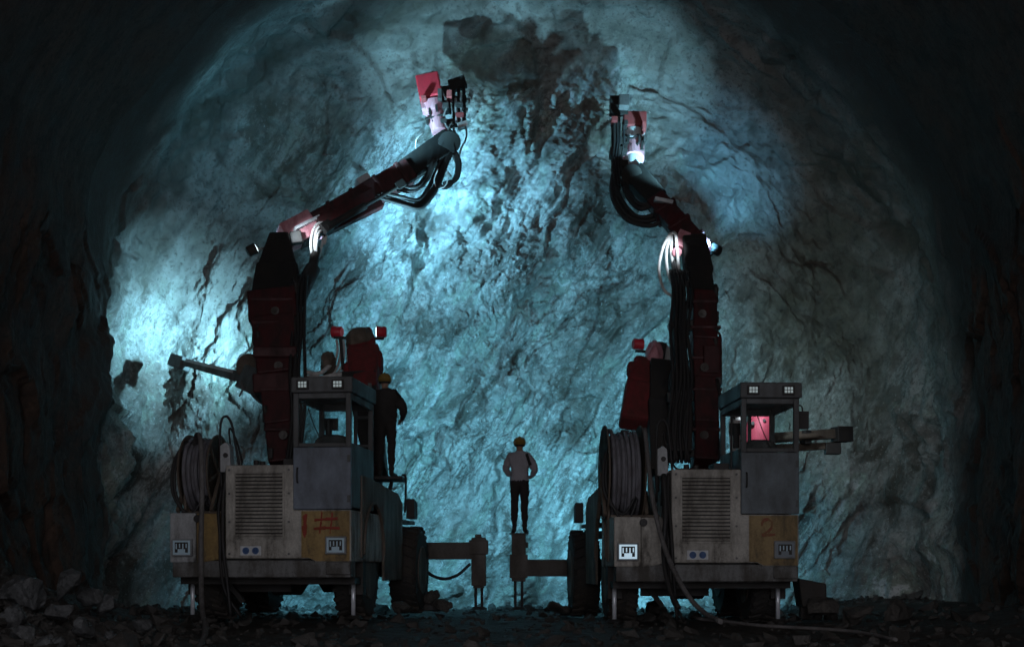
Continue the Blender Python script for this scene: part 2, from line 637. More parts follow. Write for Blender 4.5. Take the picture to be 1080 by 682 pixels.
def make_face():
    RB, cz, zb = 8.25, 4.2, -1.0
    nt_, nr = 760, 470
    sx, sz = section(nt_, RB, cz, zb)
    ccx, ccz = CX, 4.8
    prof = []
    for k in range(nr):
        s_ = k / (nr - 1)
        if s_ < .60:
            rho = .0004 + .8196 * (s_ / .60) ** .8
            y = 30.3615 - .8 * (rho / .8) ** 3
            nrm = 0.
        elif s_ < .78:
            t = (s_ - .60) / .18 * PI / 2
            rho = .82 + .18 * math.sin(t)
            y = 29.5 - 1.9 * (1 - math.cos(t))
            nrm = math.sin(t)
        elif s_ < .95:
            t = (s_ - .78) / .17
            rho = 1.
            y = 27.6 - 3.4 * t
            nrm = 1.
        else:
            t = (s_ - .95) / .05
            rho = 1 + .08 * t
            y = 24.2
            nrm = 1.
        prof.append((rho, y, nrm))
    prof = np.array(prof)
    X = ccx + prof[None, :, 0] * (sx[:, None] - ccx)
    Z = ccz + prof[None, :, 0] * (sz[:, None] - ccz)
    Y = np.repeat(prof[None, :, 1], nt_, 0)
    NR = np.repeat(prof[None, :, 2], nt_, 0)
    rho = np.repeat(prof[None, :, 0], nt_, 0)
    p = np.stack([X.ravel(), Y.ravel(), Z.ravel()], 1)
    NR, rho = NR.ravel(), rho.ravel()
    rad = np.stack([ccx - p[:, 0], np.zeros(len(p)), ccz - p[:, 2]], 1)
    rad /= np.linalg.norm(rad, axis=1)[:, None] + 1e-6
    dr = rad * NR[:, None] + np.array([0, -1, 0]) * (1 - NR)[:, None]
    warp = np.stack([fbm(p * .35, 3, 5), fbm(p * .35, 3, 6), fbm(p * .35, 3, 7)], 1)
    q = p + warp * 1.1
    qs = rot_y(q, R_(-32))
    st = qs * np.array([1.0, .8, .30])           # streaks run up to the right
    d = .55 * fbm(p * .28 + 3, 4, 1)
    w2 = np.stack([fbm(p * 1.7, 3, 15), fbm(p * 1.7, 3, 16), fbm(p * 1.7, 3, 17)], 1) * .14
    qb = rot_y(p + warp * .5 + w2, R_(-32))
    sb_ = qb * np.array([1.0, .8, .30])
    sb_ = qb * np.array([1.0, .8, .16])
    rough_m = sstep(-.25, .35, fbm(p * .45 + 31, 3, 33))
    u_ = qb[:, 0] * .42 + .55 * fbm(p * .5 + 9, 4, 54) + 20
    saw = (u_ % 1.0)
    ledge = np.where(saw < .85, saw / .85, (1 - saw) / .15) * (.12 + .34 * sstep(-.3, .4, fbm(p * .35, 2, 55)))
    u2 = qb[:, 0] * 1.5 + .9 * fbm(p * .9 + 4, 4, 56) + 40
    s2 = (u2 % 1.0)
    ledge2 = np.where(s2 < .8, s2 / .8, (1 - s2) / .2) * .20 * sstep(-.2, .4, fbm(p * .6 + 7, 3, 57))
    fine_rock = ledge + ledge2 + .28 * facets(sb_ * .62, 20, 1.6) + (.10 + .20 * rough_m) * facets(qb * np.array([1.9, 1.6, .55]) + 5, 30, 1.6) \
        + (.04 + .12 * rough_m) * facets(qb * np.array([4.2, 3, 1.9]), 40, 1.9) \
        + (.03 + .045 * rough_m) * facets(p * 9.0 + w2, 45, 1.7) + .07 * ridged(sb_ * 1.5, 4, 50, .55) + .16 * fbm(sb_ * 2.2, 5, 52, .62) + .045 * fbm(p * 7, 4, 60, .7)
    # smooth sprayed concrete collar round the crown and haunches
    zup = p[:, 2]
    edge_n = fbm(p * .5, 4, 70)
    sc = sstep(.70, .82, rho + .10 * edge_n) * sstep(4.5, 7.5, zup + edge_n * 1.2)
    right = sstep(3.5, 6.0, p[:, 0] + edge_n) * sstep(3.0, 6.0, zup + edge_n)
    sc = np.clip(np.maximum(sc, right * .75), 0, 1)
    # rolling ripples of sprayed concrete follow the arch
    th0 = np.arctan2(p[:, 2] - 4.2, p[:, 0] - CX)
    rip = .02 * np.sin(rho * 48 + 6 * fbm(p * .6, 3, 80)) * (.5 + fbm(p * .4, 2, 83)) + .16 * fbm(p * .9, 4, 81) + \
        .10 * fbm(np.stack([rho * 14, th0 * 3.4, p[:, 1] * .4], 1), 4, 82, .6) + .20 * facets(q * 1.1, 84, 1.5) + .09 * facets(q * 3.1, 85, 1.5) + .05 * fbm(p * 4, 4, 86, .65)
    d = d + fine_rock * (1 - .85 * sc) + rip * sc
    # overbreak hollow at the upper left
    c0 = np.array([-4.4, 29, 10.0])
    hol = np.exp(-(((p[:, 0] + 4.3) / 2.1) ** 2 + ((p[:, 2] - 9.6) / 1.3) ** 2) ** 2)
    d = d - .5 * hol
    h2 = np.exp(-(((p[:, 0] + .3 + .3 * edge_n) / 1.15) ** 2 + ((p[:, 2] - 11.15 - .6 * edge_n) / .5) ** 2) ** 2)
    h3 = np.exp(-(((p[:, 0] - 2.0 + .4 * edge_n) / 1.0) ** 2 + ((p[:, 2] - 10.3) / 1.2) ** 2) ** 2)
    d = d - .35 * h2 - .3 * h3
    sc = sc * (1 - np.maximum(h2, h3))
    tw = 1 - sstep(26.0, 28.0, p[:, 1])
    d = d * (1 - tw) + lining_d(p) * tw
    p = p + dr * d[:, None]
    f = grid_faces(nt_, nr, True)
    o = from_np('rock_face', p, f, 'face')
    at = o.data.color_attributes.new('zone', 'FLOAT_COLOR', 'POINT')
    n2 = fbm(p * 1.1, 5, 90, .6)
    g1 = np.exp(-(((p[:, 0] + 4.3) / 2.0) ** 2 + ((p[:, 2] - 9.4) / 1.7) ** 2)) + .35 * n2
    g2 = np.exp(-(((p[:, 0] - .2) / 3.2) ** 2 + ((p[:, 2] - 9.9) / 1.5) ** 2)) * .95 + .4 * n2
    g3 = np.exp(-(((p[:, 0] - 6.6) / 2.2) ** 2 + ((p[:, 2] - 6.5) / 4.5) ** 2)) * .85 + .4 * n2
    g2 = np.maximum(g2 - .25, 1.0 * np.maximum(h2, .55 * h3) + .45 * n2)  # crown patch: darker rock with the drill heads' shadow painted in
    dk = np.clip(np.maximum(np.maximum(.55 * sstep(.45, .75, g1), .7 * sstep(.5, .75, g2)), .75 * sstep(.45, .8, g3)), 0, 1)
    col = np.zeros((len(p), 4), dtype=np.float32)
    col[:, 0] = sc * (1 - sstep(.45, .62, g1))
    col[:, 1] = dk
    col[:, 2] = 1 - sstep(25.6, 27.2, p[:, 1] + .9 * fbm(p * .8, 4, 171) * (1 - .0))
    col[:, 3] = 1
    th = np.arctan2(p[:, 2] - 4.2, p[:, 0] - CX)
    rr_ = np.hypot(p[:, 0] - CX, p[:, 2] - 4.2)
    fl = np.stack([rr_ * 1.3 + 1.1 * fbm(p * .6, 4, 181), th * 3.6 + .8 * fbm(p * .7, 3, 184), p[:, 1] * .6], 1)
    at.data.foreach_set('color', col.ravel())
    fo = o.data.color_attributes.new('flow', 'FLOAT_COLOR', 'POINT')
    fv = .5 + .5 * np.clip(1.7 * fbm(fl, 5, 182, .6), -1, 1)
    fo.data.foreach_set('color', np.repeat(fv[:, None], 4, 1).astype(np.float32).ravel())
    tag(o, kind='structure')


def make_wall():
    R, cz, zb = 8.22, 4.2, -1.0
    ns, ny = 420, 420
    sx, sz = section(ns, R, cz, zb, closed=False)
    yy = np.concatenate([np.linspace(-8, 15, 100), np.linspace(15.1, 24.9, ny - 100)])
    X = np.repeat(sx[:, None], ny, 1)
    Z = np.repeat(sz[:, None], ny, 1)
    Y = np.repeat(yy[None, :], ns, 0)
    p = np.stack([X.ravel(), Y.ravel(), Z.ravel()], 1)
    rad = np.stack([CX - p[:, 0], np.zeros(len(p)), cz - np.maximum(p[:, 2], cz)], 1)
    rad /= np.linalg.norm(rad, axis=1)[:, None] + 1e-6
    p = p + rad * lining_d(p)[:, None]
    f = grid_faces(ns, ny)
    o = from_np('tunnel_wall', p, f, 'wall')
    tag(o, kind='structure')


def ground_z(x, y):
    p = np.stack([x, y, np.zeros_like(x)], 1)
    z = .05 * fbm(p * .5, 4, 201) + .07 * fbm(p * 2.2, 4, 202, .6) + .05 * facets(p * 3, 210, 1.2)
    z = z * (.7 - .25 * sstep(17, 19, y)) - .07
    z = z + .34 * np.exp(-(((x + 6.9) / 1.1) ** 2)) * sstep(12, 16, y) * (1 - sstep(20, 25, y)) * 1.6
    z = z + .22 * sstep(5.2, 7.5, x) - .05 * sstep(22, 24, y)
    # level pads round the two rigs' wheels and jacks
    return z


def gz(x, y):
    return float(ground_z(np.array([float(x)]), np.array([float(y)]))[0])


def make_ground():
    nx, ny = 520, 620
    xs = np.linspace(-9.5, 9.8, nx)
    ys = np.concatenate([np.linspace(-8, 12, 100), np.linspace(12.04, 31.5, ny - 100)])
    X = np.repeat(xs[:, None], ny, 1).ravel()
    Y = np.repeat(ys[None, :], nx, 0).ravel()
    o = from_np('ground', np.stack([X, Y, ground_z(X, Y)], 1), grid_faces(nx, ny), 'soil')
    tag(o, kind='structure')


make_face()
make_wall()
make_ground()

# ------------------------------------------------------------------ stones


def hull_pts(size, seed, n=16):
    r = random.Random(seed)
    pts = []
    for k in range(n):
        v = Vector((r.gauss(0, 1), r.gauss(0, 1), r.gauss(0, 1))).normalized()
        v = Vector((max(-.75, min(.75, v.x)), max(-.75, min(.75, v.y)), max(-.7, min(.7, v.z))))
        pts.append(Vector((v.x * size[0], v.y * size[1], v.z * size[2])) * r.uniform(.8, 1.05))
    return pts


def hull_mesh(pts, name, bev=.02):
    bm = bmesh.new()
    for p in pts:
        bm.verts.new(p)
    r = bmesh.ops.convex_hull(bm, input=bm.verts)
    bmesh.ops.delete(bm, geom=list({g for g in r['geom_interior'] if isinstance(g, bmesh.types.BMVert)}), context='VERTS')
    me = bpy.data.meshes.new(name)
    bm.to_mesh(me)
    bm.free()
    return me


def boulder(name, pos, size, seed, mat, label, cat, rot=None, group=None):
    me = hull_mesh(hull_pts(size, seed), name)
    bm = bmesh.new()
    bm.from_mesh(me)
    bmesh.ops.subdivide_edges(bm, edges=bm.edges, cuts=5, use_grid_fill=True)
    vs = np.array([v.co[:] for v in bm.verts])
    n = .05 * fbm(vs * 5 + seed, 4, seed) + .07 * facets(vs * 3 + seed, seed, 1.3)
    bm.normal_update()
    for v, k in zip(bm.verts, n):
        v.co += v.normal * float(k)
    bm.to_mesh(me)
    bm.free()
    me.materials.append(M[mat])
    o = bpy.data.objects.new(name, me)
    C.objects.link(o)
    o.location = pos
    o.rotation_euler = rot or (random.uniform(-.5, .5), random.uniform(-.5, .5), random.uniform(0, 6))
    return tag(o, label, cat, group)


def pile():
    # the big blocks at the left edge
    L = [
        (22, 622, 16.8, (.50, .45, .42), 'large pale slab-sided block at the top left of the rubble heap'),
        (70, 612, 17.8, (.36, .38, .30), 'grey block leaning on the upper right of the rubble heap'),
        (60, 643, 16.6, (.34, .30, .26), 'mid grey broken block in the middle of the rubble heap'),
        (8, 650, 15.8, (.36, .3, .28), 'block cut by the left picture edge, under the large pale slab'),
        (28, 668, 15.2, (.34, .3, .26), 'rough block at the foot of the rubble heap near the left edge'),
        (88, 660, 15.8, (.27, .25, .21), 'small block low on the right slope of the rubble heap'),
        (55, 676, 14.6, (.26, .24, .16), 'flat stone lying at the bottom of the rubble heap'),
        (112, 634, 18.0, (.26, .25, .2), 'dark block on the ground right of the rubble heap by the tunnel wall'),
        (95, 625, 18.6, (.28, .27, .25), 'block behind the grey leaning one where the heap meets the wall'),
        (120, 672, 14.9, (.17, .16, .1), 'fist-edged stone lying alone below the heap near the bottom edge'),
        (150, 655, 16.5, (.18, .16, .1), 'low stone on the mud between the heap and the dangling hose'),
    ]
    for i, (px, py, d, sz, lab) in enumerate(L):
        boulder('boulder', P(px, py + 3, d), tuple(q * .7 for q in sz), 40 + i, 'stone', lab, 'boulder')
    D = [
        (452, 632, 24.6, (.18, .2, .18), 'small dark stone on the ground below the drooping hose'),
        (468, 638, 24.0, (.26, .2, .12), 'dark flat stone right of the left rig\'s front wheel'),
        (694, 640, 23.0, (.34, .25, .18), 'dark hump of rock under the right rig near the hoses'),
        (590, 641, 24.5, (.3, .25, .1), 'low dark stone on the ground left of the right rig\'s wheel'),
        (868, 642, 20.5, (.42, .3, .2), 'dark boulder at the foot of the black block beside the right rig'),
        (905, 648, 20.5, (.35, .3, .2), 'dark boulder on the mud right of the black block'),
        (945, 650, 21.5, (.45, .3, .35), 'largest dark boulder by the right tunnel wall'),
        (425, 640, 22.4, (.25, .2, .1), 'low stone just behind the left rig\'s middle wheel'),
    ]
    for i, (px, py, d, sz, lab) in enumerate(D):
        boulder('boulder', P(px, py, d), sz, 80 + i, 'darkstone', lab, 'boulder')


pile()


def rubble():
    rr = random.Random(3)
    V, Fc = [], []

    def put(x, y, z, s_, seed):
        me = hull_mesh(hull_pts((s_, s_ * rr.uniform(.7, 1.2), s_ * rr.uniform(.5, .9)), seed, 11), 'tmp')
        rot = Euler((rr.uniform(-.6, .6), rr.uniform(-.6, .6), rr.uniform(0, 6))).to_matrix()
        o = len(V)
        V.extend([tuple(rot @ v.co + Vector((x, y, z))) for v in me.vertices])
        Fc.extend([[o + i for i in f.vertices] for f in me.polygons])
        bpy.data.meshes.remove(me)
    seed = 1000
    for k in range(2600):
        y = 13.2 + (rr.random() ** 1.3) * 15.5
        x = rr.uniform(-8.0, 8.3) if k % 3 else rr.gauss(-6.0, 1.2)
        s_ = min(.22, .025 + rr.expovariate(1 / .035))
        put(x, y, gz(x, y) + s_ * .15, s_, seed + k)
    for k in range(1500):       # fines between the big blocks
        x, y = rr.gauss(-6.3, .7), rr.uniform(14, 18.5)
        put(x, y, gz(x, y) + rr.uniform(0, .25) * math.exp(-((x + 6.4) ** 2)), rr.uniform(.03, .15), seed + 9000 + k)
    for k in range(500):       # broken rock lying against the foot of the face
        y = rr.uniform(27.6, 29.6)
        x = rr.uniform(-7.8, 8.2)
        s_ = min(.2, .03 + rr.expovariate(1 / .05))
        put(x, y, gz(x, y) + s_ * .2, s_, seed + 5000 + k)
    me = bpy.data.meshes.new('rubble')
    me.from_pydata(V, [], Fc)
    me.materials.append(M['stone2'])
    o = bpy.data.objects.new('rubble', me)
    C.objects.link(o)
    tag(o, 'small broken stones scattered over the muddy tunnel floor', 'rubble', kind='stuff')


M['stone2'] = rockmat('small stones', (.085, .08, .075), (.055, .05, .045), (.022, .02, .018), (.035, .028, .023), attr=False, scale=3, rough=.65, bump=.3)
rubble()

# ------------------------------------------------------------------ lamps
LIGHTS = []


def spot(name, loc, target, power, deg, blend=.6, r=.05, col=(.42, .83, 1.0), parent=None):
    l = bpy.data.lights.new(name, 'SPOT')
    l.energy = power
    l.spot_size = R_(deg)
    l.spot_blend = blend
    l.shadow_soft_size = r
    l.color = col
    o = bpy.data.objects.new(name, l)
    C.objects.link(o)
    dirv = (Vector(target) - Vector(loc)).normalized()
    q = dirv.to_track_quat('-Z', 'Y').to_matrix().to_4x4()
    mw = Matrix.Translation(Vector(loc)) @ q
    if parent is not None:
        r_ = parent
        while r_.parent:
            r_ = r_.parent
        o.parent = parent
        mw = ROOTINV[r_.name] @ mw
    o.matrix_local = mw
    return o


def lamp_can(parent, pos, aim, r=.1, length=.16, body='red', lens=True, name='work_lamp'):
    """drum-shaped work lamp: can, rim, lens"""
    pos, aim = Vector(pos), (Vector(aim) - Vector(pos)).normalized()
    m_ = MB()
    m_.lathe(pos, aim, [(-length, r * .75), (-length * .9, r * .95), (-length * .15, r), (0, r * 1.08), (.012, r * 1.08), (.012, r * .9)], 20)
    o = m_.build(name, body, parent, world=True, smooth=True)
    ln = MB()
    ln.lathe(pos + aim * .014, aim, [(0, r * .86), (.006, r * .84)], 18)
    ln.build('lens', 'lens' if lens else 'beacon', o, world=True)
    return o

# ------------------------------------------------------------------ drilling rig body (local coordinates)


def wheel(root, cx, cy, cz, r, w, sgn):
    tread = MB()
    a = (1, 0, 0)
    tread.lathe((cx, cy, cz), a, [(-w / 2, r * .55), (-w / 2, r * .88), (-w / 2 + .05, r * .97), (w / 2 - .05, r * .97), (w / 2, r * .88), (w / 2, r * .55)], 36)
    for k in range(26):      # lugs
        t = 2 * PI * k / 26
        for sd in (-1, 1):
            t2 = t + (.06 if sd > 0 else 0)
            c0 = Vector((cx + sd * w * .06, cy + math.cos(t2) * r * .985, cz + math.sin(t2) * r * .985))
            c1 = Vector((cx + sd * w * .47, cy + math.cos(t2 + .12) * r * .985, cz + math.sin(t2 + .12) * r * .985))
            tread.beam(c0, c1, .06, .045, side=(0, math.cos(t2), math.sin(t2)))
    ty = tread.build('wheel', 'rubber', root)
    rim = MB()
    for sd in (-1, 1):
        rim.lathe((cx, cy, cz), a, [(sd * (w / 2 - .06), r * .15), (sd * (w / 2 - .08), r * .3), (sd * (w / 2 - .04), r * .52), (sd * (w / 2 + .01), r * .56), (sd * (w / 2 + .01), r * .52)], 28)
    rim.lathe((cx, cy, cz), a, [(-w / 2 + .02, r * .18), (w / 2 - .02, r * .18)], 16)
    rim.build('rim', 'fender', ty, smooth=True)
    return ty


def stroke(mb, pts, w, y, t=.004):
    """hand-sprayed stroke on the rear panel"""
    for i in range(len(pts) - 1):
        for q in range(5):          # overlapping passes with ragged ends
            jx, jz = random.uniform(-.28, .28) * w, random.uniform(-.3, .3) * w
            a = Vector((pts[i][0] + jx, y - q * .0007, pts[i][1] + jz + random.uniform(-.012, .012)))
            b_ = Vector((pts[i + 1][0] + jx * random.uniform(-.5, 1), y - q * .0007, pts[i + 1][1] + jz + random.uniform(-.012, .012)))
            mb.beam(a, b_, w * random.uniform(.2, .5), .0005, w * random.uniform(.15, .5), .0005)


def rig(name, loc, rz, label, side_arch, graffiti, lit_lamp):
    root = empty(name, loc, rz)
    tag(root, label, 'drilling rig', 'drilling rigs standing at the tunnel face')
    # chassis
    m_ = MB()
    m_.box(-1.28, 1.3, .02, .32, .62, .86)
    m_.box(-.85, .85, .32, 5.3, .60, .95)
    m_.box(-1.2, 1.2, 1.0, 1.2, .62, .8)
    m_.box(-.55, .55, 4.0, 5.6, .7, 1.5)
    m_.box(.95, 1.3, -.02, .02, .66, .84)
    m_.build('chassis', 'chassis', root, bevel=.015)
    # engine housing with chamfered lower corner
    m_ = MB()
    m_.prism([(-.50, .885), (.72, .885), (.80, .84), (1.31, .84), (1.31, 1.565), (.485, 1.565), (.485, 2.2), (-.50, 2.2)], 'y', 0, 2.3)
    eh = m_.build('engine_housing', 'cream', root, bevel=.018)
    m_ = MB()
    m_.prism([(.60, .90), (.72, .895), (.81, .85), (1.29, .85), (1.29, 1.55), (.60, 1.55)], 'y', -.006, -.001)
    m_.build('yellow_panel', 'yellow' if graffiti == 1 else 'yellow_dull', eh)
    # bolts and seams
    m_ = MB()
    for x in (-.44, .42):
        for z in (.95, 1.4, 1.8, 2.13):
            m_.cyl((x, 0, z), (x, -.02, z), .016, n=8)
    m_.each('bolt', 'chassis', eh)
    # louvre
    m_ = MB()
    x0, x1, z0, z1 = -.35, .33, 1.19, 2.08
    m_.box(x0 - .03, x1 + .03, -.02, -.001, z0 - .03, z0)
    m_.box(x0 - .03, x1 + .03, -.02, -.001, z1, z1 + .03)
    m_.box(x0 - .03, x0, -.02, -.001, z0, z1)
    m_.box(x1, x1 + .03, -.02, -.001, z0, z1)
    gf = m_.build('grille', 'cream', root, bevel=.004)
    m_ = MB()
    m_.box(x0, x1, -.004, -.002, z0, z1)
    m_.build('backing', 'dark', gf)
    m_ = MB()
    ns = 17
    for k in range(ns):
        z = z0 + (z1 - z0) * (k + .5) / ns
        m_.add([(x0, -.035, z - .017), (x1, -.035, z - .017), (x1, -.005, z + .014), (x0, -.005, z + .014),
                (x0, -.031, z - .021), (x1, -.031, z - .021), (x1, -.001, z + .008), (x0, -.001, z + .008)],
               [(0, 1, 2, 3), (7, 6, 5, 4), (0, 4, 5, 1), (2, 6, 7, 3), (0, 3, 7, 4), (1, 5, 6, 2)])
    m_.build('slats', 'cream', gf)
    # cabinet under the reel
    m_ = MB()
    m_.prism([(-1.31, .83), (-.93, .83), (-.93, 1.53), (-1.31, 1.53)], 'y', 0, 1.5)
    cab_ = m_.build('side_cabinet', 'label_dull' if graffiti == 1 else 'cream', root, bevel=.015)
    m_ = MB()
    m_.prism([(-.925, .82), (-.60, .87), (-.56, 1.2), (-.60, 1.52), (-.925, 1.52)], 'y', .01, 1.4)
    m_.build('cabinet_door', 'yellow' if graffiti == 1 else 'cream', cab_, bevel=.012)
    m_ = MB()
    m_.cyl((-.90, .03, 1.45), (-.90, -.03, 1.45), .055)
    m_.build('plug_hole', 'dark', cab_)
    # marker lamps
    for (lx, lz, on) in ((-1.12, 1.04, lit_lamp == 0), (1.10, 1.07, lit_lamp == 1)):
        m_ = MB()
        m_.box(lx - .15, lx + .15, -.05, -.008, lz - .125, lz + .125)
        ml = m_.build('marker_lamp', 'steel_frame', root, bevel=.01)
        m_ = MB()
        m_.box(lx - .125, lx + .125, -.056, -.051, lz - .10, lz + .10)
        on2 = lit_lamp == 2 and lx < 0
        m_.build('lens', 'beacon_on' if on2 else 'beacon' if graffiti == 1 else 'beacon_off', ml)
        m_ = MB()
        m_.box(lx - .095, lx + .095, -.062, -.057, lz - .02, lz + .075)
        m_.box(lx - .095, lx - .055, -.062, -.057, lz - .07, lz - .021)
        m_.box(lx + .055, lx + .095, -.062, -.057, lz - .07, lz - .021)
        m_.build('guard', 'dark', ml)
        m_ = MB()
        for k in range(4):
            x = lx - .072 + k * .048
            m_.box(x - .008, x + .008, -.068, -.063, lz - .02 + (k % 2) * .015, lz + .055)
        m_.each('bar', 'beacon_on' if on2 else 'beacon', ml)
    # stickers
    m_ = MB()
    m_.box(-.28, .02, -.006, -.002, .93, 1.06)
    st = m_.build('sticker', 'label', root)
    m_ = MB()
    for cx in (-.20, -.06):
        m_.lathe((cx, -.0075, .995), (0, -1, 0), [(0, .05), (.001, .05), (.001, .034), (0, .034)], 20)
    m_.beam((-.225, -.0095, .97), (-.175, -.0095, 1.02), .014, .002)
    m_.beam((-.06, -.0095, .97), (-.06, -.0095, 1.02), .02, .002)
    m_.build('print', 'labelblue', st)
    # spray painted number
    m_ = MB()
    if graffiti == 1:
        stroke(m_, [(.66, 1.49), (.645, 1.35), (.65, 1.20)], .095, -.009)
        m_.build('painted_digit', 'graffiti', eh)
        m_ = MB()
        stroke(m_, [(.90, 1.53), (.885, 1.38), (.865, 1.24)], .036, -.011)
        stroke(m_, [(1.04, 1.52), (1.03, 1.38), (1.01, 1.23)], .036, -.013)
        stroke(m_, [(.79, 1.42), (.95, 1.435), (1.12, 1.44)], .038, -.016)
        stroke(m_, [(.79, 1.31), (.95, 1.315), (1.15, 1.31)], .038, -.019)
    else:
        pts = [(.78, 1.42), (.80, 1.48), (.87, 1.50), (.93, 1.46), (.92, 1.39), (.86, 1.33), (.79, 1.28), (.87, 1.28), (.97, 1.28)]
        for i in range(len(pts) - 1):
            stroke(m_, [pts[i], pts[i + 1]], .05, -.009 - i * .0012)
    m_.build('painted_sign' if graffiti == 1 else 'painted_digit', 'graffiti' if graffiti == 1 else 'graffiti_faint', eh)

    # ---- operator cab
    y0, y1 = -.02, 1.5
    xa, xb = .485, 1.31
    m_ = MB()
    m_.box(xa, xb, y0, .06, 1.572, 2.44)               # rear lower panel
    cb = m_.build('cab', 'bluegrey' if graffiti == 1 else 'panelgrey', root, bevel=.012)
    m_ = MB()
    m_.box(xa, xa + .04, .065, y1, 1.6, 2.5)
    m_.box(xb - .04, xb, .065, y1, 1.6, 2.5)
    m_.box(xa + .04, xb - .04, y1 - .04, y1, 1.6, 2.25)
    m_.box(xa + .04, xb - .04, .065, y1 - .04, 1.6, 1.66)
    m_.build('side_panel', 'frame', cb, bevel=.01)
    m_ = MB()
    pw = .075
    for (x, y) in ((xa, y0), (xb - pw, y0), (xa, y1 - pw), (xb - pw, y1 - pw)):
        m_.box(x, x + pw, y, y + pw, 2.44 if y == y0 else 2.26, 3.2)
    m_.box(xa + pw, xb - pw, y0 + .003, y0 + .06, 2.445, 2.50)
    m_.box(xa + pw, xb - pw, y0 + .003, y0 + .06, 3.12, 3.2)
    m_.box(xa + pw, xb - pw, y1 - .06, y1 - .003, 3.10, 3.2)
    m_.box(xa + .003, xa + .05, y0 + pw, y1 - pw, 3.1, 3.2)
    m_.box(xb - .05, xb - .003, y0 + pw, y1 - pw, 3.1, 3.2)
    m_.box(xa + .42, xa + .47, y1 - .06, y1 - .01, 2.26, 3.1)
    m_.build('cab_frame', 'frame', cb, bevel=.012)
    m_ = MB()
    m_.box(xa + pw - .01, xb - pw + .01, y0 + .03, y0 + .036, 2.49, 3.13)
    m_.build('window', 'glass', cb)
    m_ = MB()
    m_.box(xa - .02, xb + .03, y0 - .05, y1 + .05, 3.2, 3.42)
    rf = m_.build('roof', 'frame', cb, bevel=.02)
    for lx in (.64, 1.14):
        m_ = MB()
        m_.box(lx - .085, lx + .085, y0 - .085, y0 - .052, 3.24, 3.37)
        rl = m_.build('roof_lamp', 'dark', rf, bevel=.008)
        m_ = MB()
        for i in range(3):
            for j in range(2):
                x, z = lx - .042 + i * .042, 3.285 + j * .045
                m_.box(x - .016, x + .016, y0 - .091, y0 - .086, z - .018, z + .018)
        m_.build('leds', 'led', rl)
    # hinges, latch, grab rail, wiper
    m_ = MB()
    for z in (1.72, 2.28):
        m_.box(xb - .05, xb - .005, y0 - .014, y0 - .002, z - .05, z + .05)
    m_.each('hinge', 'frame', cb, bevel=.004)
    m_ = MB()
    m_.tube([(xa + .07, y0 - .003, 1.95), (xa + .07, y0 - .05, 1.97), (xa + .07, y0 - .05, 2.13), (xa + .07, y0 - .003, 2.15)], .011)
    m_.build('handle', 'dark', cb, smooth=True)
    m_ = MB()
    m_.tube([(xa - .012, .35, 1.75), (xa - .06, .35, 1.78), (xa - .06, .35, 2.9), (xa - .012, .35, 2.95)], .014)
    m_.build('grab_rail', 'dark', cb, smooth=True)
    m_ = MB()
    m_.tube([(xa + .42, y0 + .01, 2.5), (xa + .30, y0 - .005, 2.75), (xa + .22, y0 - .005, 2.98)], .007)
    m_.build('wiper', 'dark', cb, smooth=True)
    # seat and levers
    m_ = MB()
    m_.prism([(.62, 2.1), (1.15, 2.1), (1.15, 2.55), (1.10, 2.64), (.98, 2.67), (.78, 2.67), (.67, 2.62), (.62, 2.52)], 'y', .55, .68)
    m_.box(.62, 1.15, .68, 1.15, 1.98, 2.12)
    m_.build('seat', 'seat', cb, bevel=.03)
    m_ = MB()
    for x in (.68, .74, 1.05):
        m_.tube([(x, 1.25, 2.2), (x + .01, 1.22, 2.4), (x, 1.15, 2.55)], .012)
    m_.cyl((.68, 1.25, 2.6), (.68, 1.25, 2.95), .05, n=10)
    m_.box(.60, .80, 1.3, 1.36, 2.8, 2.98)
    m_.each('control_lever', 'dark', cb)
    m_ = MB()
    m_.box(xb + .05, xb + .21, .25, .33, 2.8, 3.05)
    m_.tube([(xb + .13, .29, 3.04), (xb + .11, .3, 3.13), (xb - .01, .3, 3.14)], .012)
    if graffiti == 2:
        m_.build('mirror', 'dark', cb, bevel=.02)

    # ---- side skirts with wheel arch
    for sg in (-1, 1):
        ar = [(1.45 + .72 * math.cos(t), .95 + .76 * math.sin(t)) for t in np.linspace(PI, 0, 15)]
        poly = [(.72, .55)] + [(.73, .7)] + ar + [(2.17, .55), (3.65, .55), (3.65, 1.86), (3.3, 1.98), (1.1, 2.08), (.62, 2.08), (.62, .55)]
        # build as strips so the arch stays open
        m_ = MB()
        xo, xi = (1.29, 1.33) if sg > 0 else (-1.33, -1.29)
        def strip(pts_top, pts_bot):
            for i in range(len(pts_top) - 1):
                a0, a1 = pts_top[i], pts_top[i + 1]
                b0, b1 = pts_bot[i], pts_bot[i + 1]
                vs = [(x, q[0], q[1]) for x in (xo, xi) for q in (b0, b1, a1, a0)]
                m_.add(vs, [(0, 1, 2, 3), (7, 6, 5, 4), (0, 4, 5, 1), (1, 5, 6, 2), (2, 6, 7, 3), (3, 7, 4, 0)])
        top = [(q[0], 2.08 - max(0, q[0] - 1.1) * .06) for q in ar]
        strip(top, ar)
        strip([(2.17, 2.01), (3.3, 1.95), (3.65, 1.8)], [(2.17, .55), (3.3, .55), (3.65, .55)])
        strip([(.62, 2.08), (.73, 2.08)], [(.62, .9), (.73, .9)])
        sk = m_.build('side_skirt', 'fender', root, bevel=.008)
        m_ = MB()
        sx_ = sg * 1.31
        m_.tube([(sx_ + sg * .02, q[0], q[1]) for q in ar], .025, smooth=False)
        m_.box(min(sx_, sx_ - sg * .45), max(sx_, sx_ - sg * .45), 2.3, 3.6, 1.78, 1.84)
        m_.build('arch_rim', 'fender', sk)
        wheel(root, sg * 1.05, 1.45, .66, .68, .42, sg)
        wheel(root, sg * 1.28, 4.5, .71, .73, .45, sg)
        m_ = MB()
